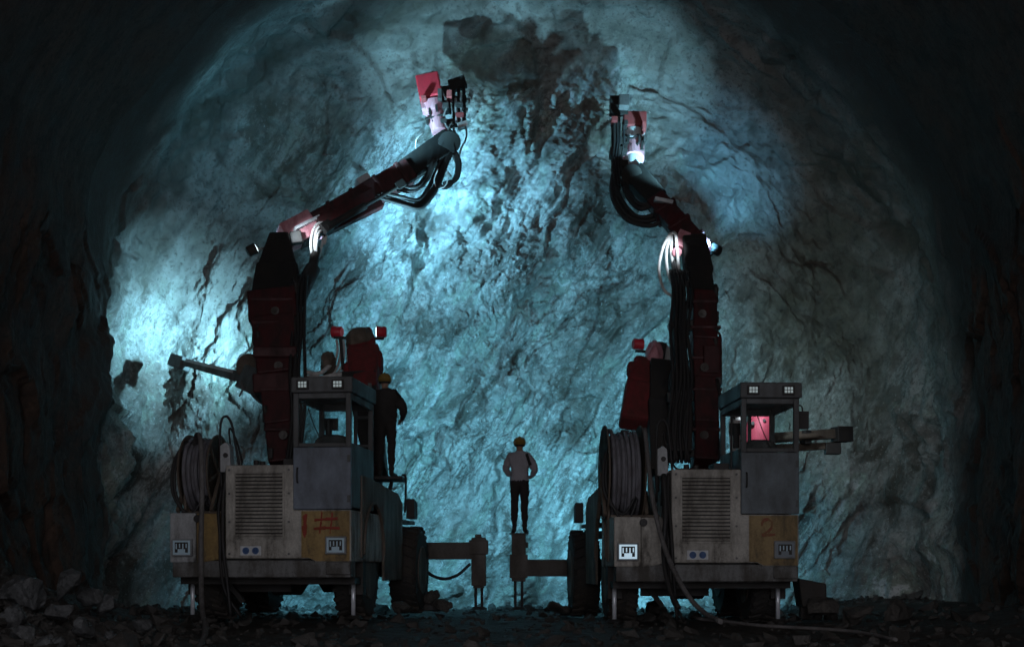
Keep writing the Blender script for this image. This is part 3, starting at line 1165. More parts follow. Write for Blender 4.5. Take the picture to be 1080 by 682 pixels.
        m_.box(sg * 1.05 - .2, sg * 1.05 + .2, 3.75, 5.2, 1.5, 1.56)
        m_.build('fender', 'fender', root, bevel=.01)
        m_ = MB()
        m_.prism([(3.9, 1.562), (4.2, 1.562), (4.2, 1.84), (3.9, 1.90)], 'x', *sorted((sg * 1.34, sg * 1.48)))
        m_.build('step_box', 'dark', root, bevel=.015)
    # axles and underside
    m_ = MB()
    m_.cyl((-1.1, 1.45, .66), (1.1, 1.45, .66), .10)
    m_.lathe((0, 1.45, .6), (1, 0, 0), [(-.3, .12), (-.2, .26), (.2, .26), (.3, .12)], 20)
    m_.build('rear_axle', 'dark', root, smooth=True)
    m_ = MB()
    m_.cyl((-1.2, 4.5, .71), (1.2, 4.5, .71), .12)
    m_.lathe((0, 4.5, .62), (1, 0, 0), [(-.32, .12), (-.2, .3), (.2, .3), (.32, .12)], 20)
    m_.build('front_axle', 'dark', root, smooth=True)
    m_ = MB()
    m_.box(-1.28, 1.28, .36, .9, .52, .62)
    m_.box(-.8, .2, .9, 1.0, .4, .6)
    m_.beam((-.72, .8, .55), (-.5, .85, .25), .07, .07)
    m_.build('undertray', 'dark', root)
    # stabiliser jacks with chromed rods
    for x in (-1.2, 1.2):
        m_ = MB()
        m_.box(x - .11, x + .11, .76, .96, .36, .86)
        jk = m_.build('rear_jack', 'dark', root, bevel=.01)
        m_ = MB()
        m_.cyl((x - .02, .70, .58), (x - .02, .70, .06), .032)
        m_.build('rod', 'chrome_glint', jk, smooth=True)
        m_ = MB()
        m_.cyl((x - .02, .70, .02), (x - .02, .70, .07), .14, .09)
        m_.build('foot', 'dark', jk)
    # deck behind the housing, boom carrier
    m_ = MB()
    m_.box(-1.1, 1.1, 2.32, 4.6, 1.3, 1.42)
    m_.box(-.75, .75, 2.32, 3.4, 1.42, 1.95)
    m_.build('deck', 'dark', root, bevel=.02)
    m_ = MB()
    m_.box(-.9, .9, 4.0, 4.9, 1.52, 2.1)
    m_.cyl((-.55, 4.4, 2.1), (-.55, 4.4, 2.5), .28)
    m_.cyl((.55, 4.4, 2.1), (.55, 4.4, 2.5), .28)
    m_.build('boom_carrier', 'boomred', root, bevel=.03)
    # ---- hose reel
    rc = Vector((-1.12, .95, 2.15)) if graffiti == 1 else Vector((-1.08, .95, 2.2))
    rs, hw = (.86, .6) if graffiti == 1 else (1.06, .72)
    m_ = MB()
    m_.lathe(rc, (1, 0, 0), [(-.33 * hw, .2), (.33 * hw, .2)], 20)
    for sx_ in (-.36 * hw, .36 * hw):
        m_.lathe(rc, (1, 0, 0), [(sx_ - .012, .66 * rs), (sx_ + .012, .66 * rs), (sx_ + .012, .60 * rs), (sx_ - .012, .60 * rs), (sx_ - .012, .66 * rs)], 40)
        for k in range(6):
            t = k * PI / 3 + .3
            m_.beam(rc + Vector((sx_, 0, 0)), rc + Vector((sx_, math.cos(t) * .61 * rs, math.sin(t) * .61 * rs)), .05, .02, side=(1, 0, 0))
    for y in (.5, 1.4):
        for sx_ in (-.42 * hw, .42 * hw):
            m_.beam((rc.x + sx_, y, 1.57), (rc.x + sx_, .95, rc.z), .07, .05, side=(1, 0, 0))
    m_.box(-1.3, -.60, .45, 1.45, 1.532, 1.57)
    rl = m_.build('hose_reel', 'fender', root)
    m_ = MB()
    rr = random.Random(5 + graffiti)
    for lay, (nt_, rad_, th) in enumerate(((10, .47, .032), (9, .545, .03))):
        pts = []
        for k in range(nt_ * 24):
            t = 2 * PI * k / 24
            ph = k / (nt_ * 24)
            wob = .03 * math.sin(t * .37 + lay) + .022 * math.sin(t * .151 + 2 * lay)
            drop = .05 * max(0, -math.sin(t)) * (1 + math.sin(t * .23))
            pts.append(rc + Vector(((-.30 + .60 * ph + .03 * math.sin(t * .31) + .012 * math.sin(t * 1.3)) * hw, math.cos(t) * (rad_ + wob) * rs, math.sin(t) * (rad_ + wob + drop) * rs)))
        m_.tube(pts if lay == 0 else pts[::-1], th, 7, smooth=False)
    m_.build('coiled_hose', 'coil', rl, smooth=True)
    # slack loops hanging off the reel
    m_ = MB()
    for dx, dz in ((-.30, .0), (-.26, -.12)):
        m_.tube([rc + Vector((dx + .1, -.3, .45)), rc + Vector((dx - .02, -.45, .1)), rc + Vector((dx, -.5, -.35)), rc + Vector((dx + .25, -.5, -.62 + dz)), rc + Vector((dx + .45, -.45, -.35))], .022)
    m_.each('slack_hose', 'hose', rl, smooth=True)
    # valve box with hoop of hose next to the reel
    m_ = MB()
    m_.prism([(-.66, 2.12), (-.50, 2.12), (-.52, 2.5), (-.58, 2.55), (-.66, 2.5)], 'y', .25, .45)
    vb = m_.build('valve_box', 'label_dull', root, bevel=.012)
    m_ = MB()
    m_.cyl((-.575, .25, 2.36), (-.575, .235, 2.36), .035)
    m_.cyl((-.52, .4, 2.0), (-.52, .4, 2.12), .03)
    m_.cyl((-.64, .4, 1.9), (-.64, .4, 2.12), .03)
    m_.each('fitting', 'dark', vb)
    m_ = MB()
    m_.tube([(-.66, .35, 1.75), (-.67, .3, 2.3), (-.66, .28, 2.8), (-.58, .28, 2.92), (-.50, .3, 2.8), (-.46, .35, 2.5), (-.42, .4, 2.2)], .018)
    m_.tube([(-.58, .4, 1.7), (-.56, .45, 2.3), (-.57, .4, 2.75), (-.5, .5, 2.6), (-.40, .45, 2.3), (-.36, .3, 2.21)], .014)
    m_.tube([(-.52, .15, 2.15), (-.54, .05, 1.8), (-.52, -.05, 1.4), (-.5, -.08, 1.0), (-.46, -.02, .5), (-.42, 0, .08)], .026)
    m_.tube([(-.60, .15, 1.9), (-.60, .0, 1.55), (-.56, -.06, 1.2), (-.55, -.06, .8), (-.50, .02, .4), (-.3, .1, .06)], .022)
    m_.each('hydraulic_hose', 'hose', root, smooth=True)
    # clutter on top of the housing
    m_ = MB()
    m_.cyl((-.2, .5, 2.2), (-.2, .5, 2.3), .04)
    m_.cyl((-.08, .4, 2.2), (-.08, .4, 2.28), .045)
    m_.box(.2, .42, .5, .9, 2.2, 2.32)
    m_.each('filler_cap', 'dark', root)
    return root


M['yellow_dull'] = paint('faded yellow paint', (.30, .20, .08), .5, dirt=.8, wear=(.1, .06, .03), mud=True)
M['label_dull'] = paint('pale grey paint', (.40, .41, .42), .5, dirt=.6, mud=True)
M['steel_frame'] = paint('pale lamp frame', (.24, .25, .26), .5, dirt=.5)
M['beacon_off'] = emis('unlit marker lens', (.16, .19, .22), .01)

YL, YR = R_(-6.6), R_(3.0)
LX = Vector(((274 - 540) / 75, 20, 0))
RX = Vector(((745.5 - 540) / 75, 20, -.06))
rigL = rig('drilling_rig', LX, YL, 'drilling rig with red 1# sprayed on its yellow corner, left of the grey-shirted person', 1, 1, 1)
rigR = rig('drilling_rig', RX, YR, 'drilling rig with one glowing marker lamp and a mirrored cab, right of the grey-shirted person', -1, 2, 2)

# ------------------------------------------------------------------ booms (world coordinates)


def pipe_bundle(parent, name, mat, paths, r):
    m_ = MB()
    for p in paths:
        m_.tube([P(*q) for q in p], r, 7)
    return m_.each(name, mat, parent, world=True, smooth=True)


def sag(p, k=6, amt=.0, seed=0):
    rr = random.Random(seed)
    return p


# ---- left rig: tall boom

def boom_fittings(parent, pts, seed, side=1):
    """clamps, pins, grease lines and small cylinders scattered down a boom"""
    r = random.Random(seed)
    for k in range(12):
        t = (k + .5) / 12 * (len(pts) - 1)
        i = min(int(t), len(pts) - 2)
        a, b_ = pts[i], pts[i + 1]
        f = t - i
        x, y, d, hw = [a[q] + (b_[q] - a[q]) * f for q in range(4)]
        sd = r.choice((-1, 1))
        c = P(x + sd * hw, y, d - .25)
        kind = k % 4
        m_ = MB()
        if kind == 0:
            w, h = r.uniform(.06, .14), r.uniform(.08, .22)
            m_.box(c.x - w / 2, c.x + w / 2, c.y - .1, c.y + .1, c.z - h / 2, c.z + h / 2)
            m_.build('bracket', 'dark', parent, world=True, bevel=.01)
        elif kind == 1:
            c2 = P(x, y, d - .35)
            m_.cyl((c2.x, c2.y - .06, c2.z), (c2.x, c2.y + .06, c2.z), .075, n=14)
            m_.cyl((c2.x, c2.y - .09, c2.z), (c2.x, c2.y - .055, c2.z), .035, n=6)
            m_.build('pivot_pin', 'steel_dirty', parent, world=True)
        elif kind == 2:
            l = r.uniform(.35, .7)
            m_.cyl((c.x, c.y, c.z - l / 2), (c.x + r.uniform(-.05, .05), c.y, c.z + l / 2), .045, n=12)
            m_.cyl((c.x, c.y, c.z - l / 2 - .05), (c.x, c.y, c.z - l / 2 + .05), .06, n=12)
            m_.build('small_cylinder', 'dark', parent, world=True)
        else:
            m_.tube([P(x + sd * (hw - 2), y - 12, d - .3), P(x + sd * (hw + 4), y - 2, d - .3), P(x + sd * (hw + 3), y + 10, d - .3), P(x + sd * (hw - 3), y + 18, d - .3)], .02)
            m_.build('loose_hose', 'hose', parent, world=True, smooth=True)
    # flat ribs welded across the box section
    for k in range(5):
        t = (k + .8) / 5.6 * (len(pts) - 1)
        i = min(int(t), len(pts) - 2)
        a, b_ = pts[i], pts[i + 1]
        f = t - i
        x, y, d, hw = [a[q] + (b_[q] - a[q]) * f for q in range(4)]
        m_ = MB()
        m_.beam(P(x, y + 1.6, d), P(x, y - 1.6, d), (2 * hw + 3) * d / F, .72)
        m_.build('rib', 'boomred', parent, world=True, bevel=.01)


def left_tall():
    m_ = MB()
    path = [(301, 492, 24.3, 30, .55), (298, 452, 24.55, 32, .6), (295, 408, 24.8, 36, .62)]
    for i in range(len(path) - 1):
        a, b_ = path[i], path[i + 1]
        m_.beam(P(*a[:3]), P(*b_[:3]), a[3] * a[2] / F, a[4], b_[3] * b_[2] / F, b_[4])
    lo = m_.build('lower_boom', 'boomred', rigL, world=True, bevel=.03)
    m_ = MB()
    m_.beam(P(295, 418, 24.8), P(294, 398, 24.85), .80, .74)
    m_.beam(P(294, 400, 24.8), P(291, 340, 25.2), .66, .6, .78, .62)
    m_.beam(P(291, 344, 25.2), P(289, 312, 25.4), .86, .64, .86, .6)
    m_.beam(P(291, 378, 24.7), P(291, 366, 24.7), .76, .3)
    m_.build('boom_sleeve', 'boomred', lo, world=True, bevel=.03)
    m_ = MB()
    m_.beam(P(291, 318, 25.4), P(294, 285, 25.7), .82, .5, .74, .5)
    m_.beam(P(294, 288, 25.7), P(296, 252, 26.0), .72, .5, .34, .45)
    m_.cyl(P(296, 262, 25.7), P(296, 262, 26.4), .16)
    m_.build('boom_knuckle', 'matte', lo, world=True, bevel=.03)
    m_ = MB()   # tilt cylinder on the right of the knuckle
    m_.cyl(P(312, 318, 25.3), P(330, 283, 25.9), .16, .14)
    m_.cyl(P(330, 284, 25.9), P(333, 262, 26.1), .09)
    m_.beam(P(300, 318, 25.3), P(318, 306, 25.4), .3, .3)
    m_.build('tilt_cylinder', 'dark', lo, world=True, smooth=False, bevel=.01)
    m_ = MB()
    for k, (x, y, w, h) in enumerate([(304, 388, .24, .16), (285, 360, .3, .12), (313, 352, .14, .3), (309, 430, .12, .35), (279, 384, .16, .2), (305, 332, .2, .1), (281, 440, .1, .2)]):
        d = 24.45 + (492 - y) * .005
        c = P(x, y, d)
        m_.box(c.x - w / 2, c.x + w / 2, c.y - .12, c.y + .1, c.z - h / 2, c.z + h / 2)
    m_.each('valve_block', 'dark', lo, world=True, bevel=.015)
    ps = []
    for k in range(5):
        x = 306 + k * 3.2
        ps.append([(x - 4, 488, 24), (x + 2, 440, 24.2), (x + 3 * math.sin(k * 2), 395, 24.4), (x + 2, 350, 24.8), (x - 1 + k, 312, 25.1), (x + 5, 290, 25.4)])
    pipe_bundle(lo, 'hose', 'hose', ps, .03)
    boom_fittings(lo, [(301, 488, 24.3, 14), (296, 410, 24.8, 17), (291, 345, 25.2, 21), (290, 300, 25.5, 20)], 4)


left_tall()


def upper_left():
    m_ = MB()
    a, b_, c = P(290, 262, 26.2), P(322, 240, 26.5), P(430, 184, 27.3)
    m_.beam(P(300, 252, 26.25), P(330, 236, 26.5), .48, .4)
    m_.build('arm_base', 'red_lit', rigL, world=True, bevel=.02)
    m_ = MB()
    m_.beam(P(312, 250, 26.4), P(432, 181, 27.3), .42, .40, .42, .40)
    m_.beam(P(338, 240, 26.35), P(398, 209, 26.9), .36, .20, .42, .2)
    for t in (.12, .3, .5, .7, .9):
        c_ = P(312, 250, 26.4).lerp(P(432, 181, 27.3), t)
        e_ = P(312, 250, 26.4).lerp(P(432, 181, 27.3), t + .03)
        m_.beam(c_, e_, .47, .45)
    ua = m_.build('upper_arm', 'boomred', rigL, world=True, bevel=.02)
    m_ = MB()
    m_.cyl(P(345, 240, 26.1), P(385, 217, 26.5), .07, n=12)
    m_.cyl(P(385, 217, 26.5), P(420, 197, 26.9), .035, n=12)
    m_.beam(P(340, 243, 26.1), P(348, 238, 26.2), .2, .2)
    m_.beam(P(418, 198, 26.9), P(426, 193, 26.95), .14, .14)
    m_.each('extension_cylinder', 'dark', ua, world=True)
    m_ = MB()
    m_.beam(P(425, 183, 27.3), P(474, 150, 27.8), .40, .34, .46, .36)
    m_.cyl(P(474, 150, 27.5), P(474, 150, 28.1), .22)
    m_.build('extension', 'matte', ua, world=True, bevel=.02)
    m_ = MB()
    m_.beam(P(376, 195, 26.9), P(388, 188, 27), .12, .3)
    m_.beam(P(310, 243, 26.1), P(336, 230, 26.4), .06, .2)
    m_.each('clamp', 'label', ua, world=True, bevel=.01)
    m_ = MB()
    m_.beam(P(306, 252, 26.0), P(318, 250, 26.05), .22, .2)
    m_.build('swivel', 'dark', ua, world=True, bevel=.02)
    ps = [[(398, 205, 26.8), (420, 212, 26.9), (440, 216, 27.1), (456, 200, 27.3), (466, 178, 27.5), (474, 158, 27.6)],
          [(402, 203, 26.8), (424, 208, 26.9), (441, 211, 27.1), (453, 196, 27.3), (462, 176, 27.5), (472, 157, 27.6)],
          [(396, 207, 26.8), (425, 216, 26.9), (444, 219, 27.1), (460, 200, 27.3), (469, 178, 27.5), (476, 160, 27.6)],
          [(412, 196, 27), (434, 202, 27), (450, 190, 27.3), (458, 172, 27.4), (466, 162, 27.6)],
          [(412, 194, 27), (436, 198, 27), (449, 186, 27.3), (456, 170, 27.4), (464, 160, 27.6)],
          [(470, 150, 27.6), (481, 165, 27.6), (481, 185, 27.6), (470, 198, 27.5), (460, 190, 27.5), (466, 172, 27.6)],
          [(472, 150, 27.6), (484, 168, 27.6), (482, 188, 27.6), (468, 194, 27.5)]]
    pipe_bundle(ua, 'hose', 'hose', ps, .042)
    ps = [[(330, 275, 26.0), (328, 255, 26), (333, 238, 26.1), (342, 236, 26.2), (341, 252, 26.2), (334, 278, 26.1)],
          [(334, 278, 26.0), (332, 255, 26), (336, 240, 26.1), (345, 240, 26.2), (342, 258, 26.2)],
          [(333, 272, 26.0), (335, 250, 26), (340, 242, 26.2), (346, 245, 26.3)]]
    pipe_bundle(ua, 'white_hose', 'whitehose', ps, .028)
    ps = [[(462, 178, 27.3), (458, 190, 27.3), (462, 199, 27.3), (471, 194, 27.3), (472, 180, 27.3)],
          [(446, 140, 27.6), (439, 148, 27.5), (440, 160, 27.5), (452, 164, 27.5)]]
    pipe_bundle(ua, 'thin_hose', 'whitehose', ps, .012)
    # drill head at the top
    ax = (P(452, 92, 28.2) - P(463, 140, 27.8)).normalized()
    m_ = MB()
    m_.beam(P(456, 108, 28.0), P(451, 84, 28.2), .46, .42)
    hd = m_.build('drill_head', 'red', rigL, world=True, bevel=.03)
    m_ = MB()
    m_.cyl(P(459, 120, 27.95), P(456, 109, 28.0), .20, .22, 24)
    m_.cyl(P(464, 140, 27.8), P(459, 121, 27.95), .15, .19, 24)
    m_.beam(P(448, 118, 27.9), P(447, 108, 28.0), .10, .2)
    m_.build('drill_body', 'red_lit', hd, world=True, bevel=.01)
    m_ = MB()
    for k, (x, y) in enumerate([(452, 126), (458, 124), (464, 122), (455, 117), (462, 113)]):
        m_.beam(P(x - 1, y + 5, 27.75), P(x - 2, y - 2, 27.8), .045, .06)
    m_.cyl(P(448, 126, 27.75), P(470, 120, 27.75), .02)
    m_.build('bracket', 'dark', hd, world=True)
    m_ = MB()
    for x in (479, 484.5, 490):
        m_.beam(P(x, 130, 27.9), P(x - 1, 90, 28.1), .06, .1)
    m_.beam(P(476, 106, 28.0), P(492, 104, 28.0), .12, .12)
    m_.beam(P(474, 92, 28.1), P(491, 86, 28.1), .22, .2)
    m_.beam(P(470, 118, 28.0), P(468, 94, 28.1), .22, .24)
    m_.beam(P(466, 132, 27.95), P(490, 128, 27.95), .14, .2)
    m_.build('feed_frame', 'matte', hd, world=True, bevel=.01)
    m_ = MB()
    m_.cyl(P(481.5, 129, 27.8), P(480.5, 104, 27.9), .028)
    m_.cyl(P(487, 128, 27.8), P(486, 98, 27.9), .02)
    m_.beam(P(483, 134, 27.8), P(493, 131, 27.8), .10, .2)
    m_.each('feed_rod', 'steel', hd, world=True)
    m_ = MB()
    m_.tube([P(478, 134, 27.8), P(480, 145, 27.8), P(477, 160, 27.7), P(481, 172, 27.7)], .025)
    m_.tube([P(474, 134, 27.8), P(477, 148, 27.8), P(474, 158, 27.7)], .02)
    m_.tube([P(468, 100, 28), P(460, 82, 28.1), P(456, 75, 28.1)], .018)
    m_.each('hose', 'dusthose', hd, world=True)
    for k, (x, y, w, h) in enumerate([(447, 104, .10, .08), (464, 100, .08, .2), (470, 112, .12, .10), (474, 100, .1, .14), (468, 128, .12, .08), (484, 110, .16, .05), (485, 121, .16, .05)]):
        m_ = MB()
        c = P(x, y, 27.72)
        m_.box(c.x - w / 2, c.x + w / 2, c.y - .08, c.y + .3, c.z - h / 2, c.z + h / 2)
        m_.build('fitting', 'red_dull' if k % 3 == 0 else 'dark', hd, world=True, bevel=.008)
    m_ = MB()
    m_.tube([P(466, 96, 27.8), P(472, 110, 27.7), (P(468, 124, 27.7)), P(474, 140, 27.7), P(480, 158, 27.6)], .02)
    m_.tube([P(476, 130, 27.7), P(470, 146, 27.6), P(476, 162, 27.6), P(470, 176, 27.5), P(476, 186, 27.5)], .016)
    m_.tube([P(490, 128, 27.8), P(492, 144, 27.7), P(486, 158, 27.6), P(482, 174, 27.6)], .018)
    m_.each('hose', 'dusthose', hd, world=True)
    # elbow lamp
    l = lamp_can(rigL, P(269, 262, 26.2), P(290, 252, 26.3), .10, .16, 'dark')
    m_ = MB()
    m_.beam(P(263, 266, 26.2), P(292, 258, 26.25), .035, .05)
    m_.build('lamp_bracket', 'dark', l, world=True)


upper_left()


def right_tall():
    m_ = MB()
    for a, b_ in (((742, 492, 24.2, 24), (743, 452, 24.5, 25)), ((743, 452, 24.5, 25), (743, 404, 24.8, 27))):
        m_.beam(P(*a[:3]), P(*b_[:3]), a[3] * a[2] / F, .6, b_[3] * b_[2] / F, .6)
    lo = m_.build('lower_boom', 'boomred', rigR, world=True, bevel=.03)
    m_ = MB()
    m_.beam(P(744, 412, 24.8), P(744, 362, 25.1), .50, .60)
    m_.beam(P(742, 364, 25.0), P(742, 312, 25.4), .44, .5, .40, .45)
    m_.beam(P(749, 398, 24.8), P(749, 368, 24.9), .3, .5)
    m_.build('boom_sleeve', 'boomred', lo, world=True, bevel=.03)
    m_ = MB()
    m_.beam(P(741, 318, 25.4), P(737, 290, 25.7), .40, .5, .42, .5)
    m_.beam(P(737, 293, 25.7), P(731, 254, 26.0), .50, .5, .42, .45)
    m_.cyl(P(733, 262, 25.7), P(733, 262, 26.3), .18)
    m_.beam(P(752, 300, 25.4), P(753, 320, 25.4), .14, .2)
    m_.build('boom_knuckle', 'matte', lo, world=True, bevel=.03)
    m_ = MB()
    m_.beam(P(716, 480, 24.1), P(717, 395, 24.6), .40, .4, .36, .4)
    m_.cyl(P(717, 398, 24.6), P(716, 300, 25.4), .14, .12)
    m_.cyl(P(716, 304, 25.4), P(712, 276, 25.8), .08)
    m_.beam(P(709, 345, 25), P(727, 342, 25), .16, .3)
    m_.beam(P(705, 345, 25), P(712, 342, 25), .1, .3)
    m_.beam(P(703, 420, 24.4), P(730, 418, 24.4), .18, .3)
    m_.build('lift_cylinder', 'dark', lo, world=True, bevel=.012)
    m_ = MB()
    for k, (x, y, w, h) in enumerate([(756, 372, .1, .5), (755, 335, .08, .2), (735, 400, .3, .1), (748, 440, .3, .09), (738, 350, .2, .1)]):
        d = 24.45 + (492 - y) * .005
        c = P(x, y, d)
        m_.box(c.x - w / 2, c.x + w / 2, c.y - .12, c.y + .1, c.z - h / 2, c.z + h / 2)
    m_.each('valve_block', 'dark', lo, world=True, bevel=.015)
    ps = []
    for k in range(6):
        x = 707 + k * 4
        ps.append([(x, 488, 23.9), (x - 2 + 4 * math.sin(k * 2.1), 450, 24.0), (x + 3, 400, 24.3), (x + 2 * math.sin(k), 350, 24.7), (x + 3, 310, 25.1), (x - k * .6, 285, 25.5)])
    ps.append([(757, 486, 24), (762, 450, 24.2), (760, 420, 24.3), (756, 400, 24.5)])
    ps.append([(755, 486, 24), (757, 460, 24.2), (756, 430, 24.4)])
    pipe_bundle(lo, 'hose', 'hose', ps, .03)
    boom_fittings(lo, [(742, 488, 24.3, 13), (743, 410, 24.8, 14), (742, 350, 25.2, 14), (738, 300, 25.6, 13)], 8)
    # upper arm
    m_ = MB()
    m_.beam(P(742, 268, 26.1), P(692, 212, 26.9), .40, .42, .36, .4)
    for t in (.15, .45, .75):
        c_ = P(742, 268, 26.1).lerp(P(692, 212, 26.9), t)
        e_ = P(742, 268, 26.1).lerp(P(692, 212, 26.9), t + .06)
        m_.beam(c_, e_, .47, .46)
    ua = m_.build('upper_arm', 'boomred', rigR, world=True, bevel=.025)
    m_ = MB()
    m_.beam(P(695, 214, 26.9), P(668, 184, 27.5), .40, .36, .44, .36)
    m_.cyl(P(666, 184, 27.2), P(666, 184, 27.8), .2)
    m_.build('extension', 'matte', ua, world=True, bevel=.02)
    m_ = MB()
    m_.beam(P(690, 211, 26.6), P(709, 215, 26.6), .07, .3)
    m_.beam(P(724, 254, 26.0), P(742, 257, 26.0), .05, .2)
    m_.each('clamp', 'label', ua, world=True, bevel=.008)
    m_ = MB()
    m_.beam(P(716, 262, 25.9), P(722, 246, 26.0), .22, .2)
    m_.cyl(P(714, 266, 25.7), P(714, 266, 25.9), .09)
    m_.build('pivot', 'red_lit', ua, world=True, bevel=.015)
    ps = [[(700, 226, 26.7), (685, 233, 26.8), (666, 230, 26.9), (652, 214, 27.1), (648, 196, 27.3), (653, 176, 27.5)],
          [(702, 230, 26.7), (686, 238, 26.8), (662, 232, 26.9), (648, 214, 27.1), (645, 194, 27.3), (651, 172, 27.5)],
          [(698, 222, 26.7), (682, 229, 26.8), (668, 226, 26.9), (655, 210, 27.1), (650, 194, 27.3), (656, 176, 27.5)],
          [(692, 212, 26.8), (676, 216, 26.8), (664, 204, 27.1), (658, 190, 27.4)],
          [(690, 216, 26.8), (674, 220, 26.8), (661, 206, 27.1), (656, 190, 27.4)]]
    pipe_bundle(ua, 'hose', 'hose', ps, .045)
    ps = [[(707, 246, 25.9), (699, 262, 25.8), (695, 285, 25.7), (700, 305, 25.5), (708, 312, 25.4)],
          [(708, 246, 25.9), (703, 265, 25.8), (704, 285, 25.7), (709, 300, 25.5)],
          [(709, 246, 25.9), (708, 265, 25.8), (711, 283, 25.7), (713, 296, 25.5)],
          [(706, 248, 25.9), (712, 246, 25.8), (714, 262, 25.7), (716, 285, 25.6)]]
    pipe_bundle(ua, 'white_hose', 'whitehose', ps, .03)
    # drill head
    m_ = MB()
    m_.beam(P(669, 139, 28.0), P(669, 124, 28.1), .45, .45)
    hd = m_.build('drill_head', 'red_dull', rigR, world=True, bevel=.02)
    m_ = MB()
    m_.cyl(P(668, 152, 27.9), P(669, 140, 28.0), .22, .21, 24)
    m_.cyl(P(668, 176, 27.6), P(668, 168, 27.7), .15, .17, 24)
    m_.build('drill_body', 'label', hd, world=True, bevel=.01)
    m_ = MB()
    m_.cyl(P(668, 168, 27.7), P(668, 152, 27.9), .215, .215, 24)
    m_.build('collar', 'red_lit', hd, world=True, bevel=.01)
    m_ = MB()
    for x, y in ((660, 152), (665, 155), (671, 154), (677, 152), (662, 146), (674, 146)):
        m_.beam(P(x, y + 5, 27.6), P(x + 1, y - 3, 27.65), .05, .06)
    m_.cyl(P(658, 158, 27.6), P(679, 158, 27.6), .02)
    m_.tube([P(660, 142, 27.7), P(666, 146, 27.6), P(674, 142, 27.7), P(678, 148, 27.7)], .02)
    m_.build('bracket', 'dark', hd, world=True)
    m_ = MB()
    m_.beam(P(652, 200, 27.4), P(651, 112, 27.9), .10, .14)
    m_.beam(P(646, 190, 27.4), P(646, 130, 27.8), .05, .08)
    m_.beam(P(643, 112, 27.9), P(662, 112, 27.9), .36, .2)
    m_.beam(P(650, 150, 27.7), P(660, 149, 27.7), .14, .2)
    m_.beam(P(645, 172, 27.5), P(662, 174, 27.5), .14, .2)
    m_.build('feed_frame', 'matte', hd, world=True, bevel=.01)
    m_ = MB()
    m_.beam(P(658, 114, 27.6), P(658, 102, 27.65), .2, .2)
    m_.build('sensor_box', 'chassis', hd, world=True, bevel=.015)
    m_ = MB()
    for k in range(4):
        x = 648 + k * 3
        m_.tube([P(x, 130, 27.6), P(x + 2 * math.sin(k * 3), 150, 27.5), P(x - 2, 172, 27.4), P(x + 1, 195, 27.2)], .02)
    m_.each('hose', 'hose', hd, world=True)
    for k, (x, y, w, h) in enumerate([(660, 130, .07, .1), (679, 133, .06, .16), (659, 160, .08, .12), (680, 146, .05, .12), (648, 126, .12, .1), (646, 160, .1, .16), (651, 184, .14, .1), (664, 180, .12, .1)]):
        m_ = MB()
        c = P(x, y, 27.55)
        m_.box(c.x - w / 2, c.x + w / 2, c.y - .06, c.y + .3, c.z - h / 2, c.z + h / 2)
        m_.build('fitting', 'red_dull' if k % 3 == 1 else 'dark', hd, world=True, bevel=.008)
    l = lamp_can(rigR, P(752, 262, 26.2), P(735, 254, 26.4), .10, .16, 'dark')
    m_ = MB()
    m_.beam(P(759, 267, 26.2), P(738, 268, 26.2), .035, .05)
    m_.build('lamp_bracket', 'dark', l, world=True)


right_tall()


def lump(px, py, d, rx, ry, rz, seed, n=1):
    """lumpy cloth or casting outline: noisy ellipsoid verts"""
    bm = bmesh.new()
    bmesh.ops.create_icosphere(bm, subdivisions=4, radius=1)
    vs = np.array([v.co[:] for v in bm.verts])
    k = 1 + .22 * fbm(vs * 1.5 + seed, 3, seed) + .08 * ridged(vs * 3 + seed, 2, seed)
    c = P(px, py, d)
    out = [Vector((c.x + v[0] * rx * q, c.y + v[1] * ry * q, c.z + v[2] * rz * q)) for v, q in zip(vs, k)]
    fs = [[v.index for v in f.verts] for f in bm.faces]
    bm.free()
    return out, fs


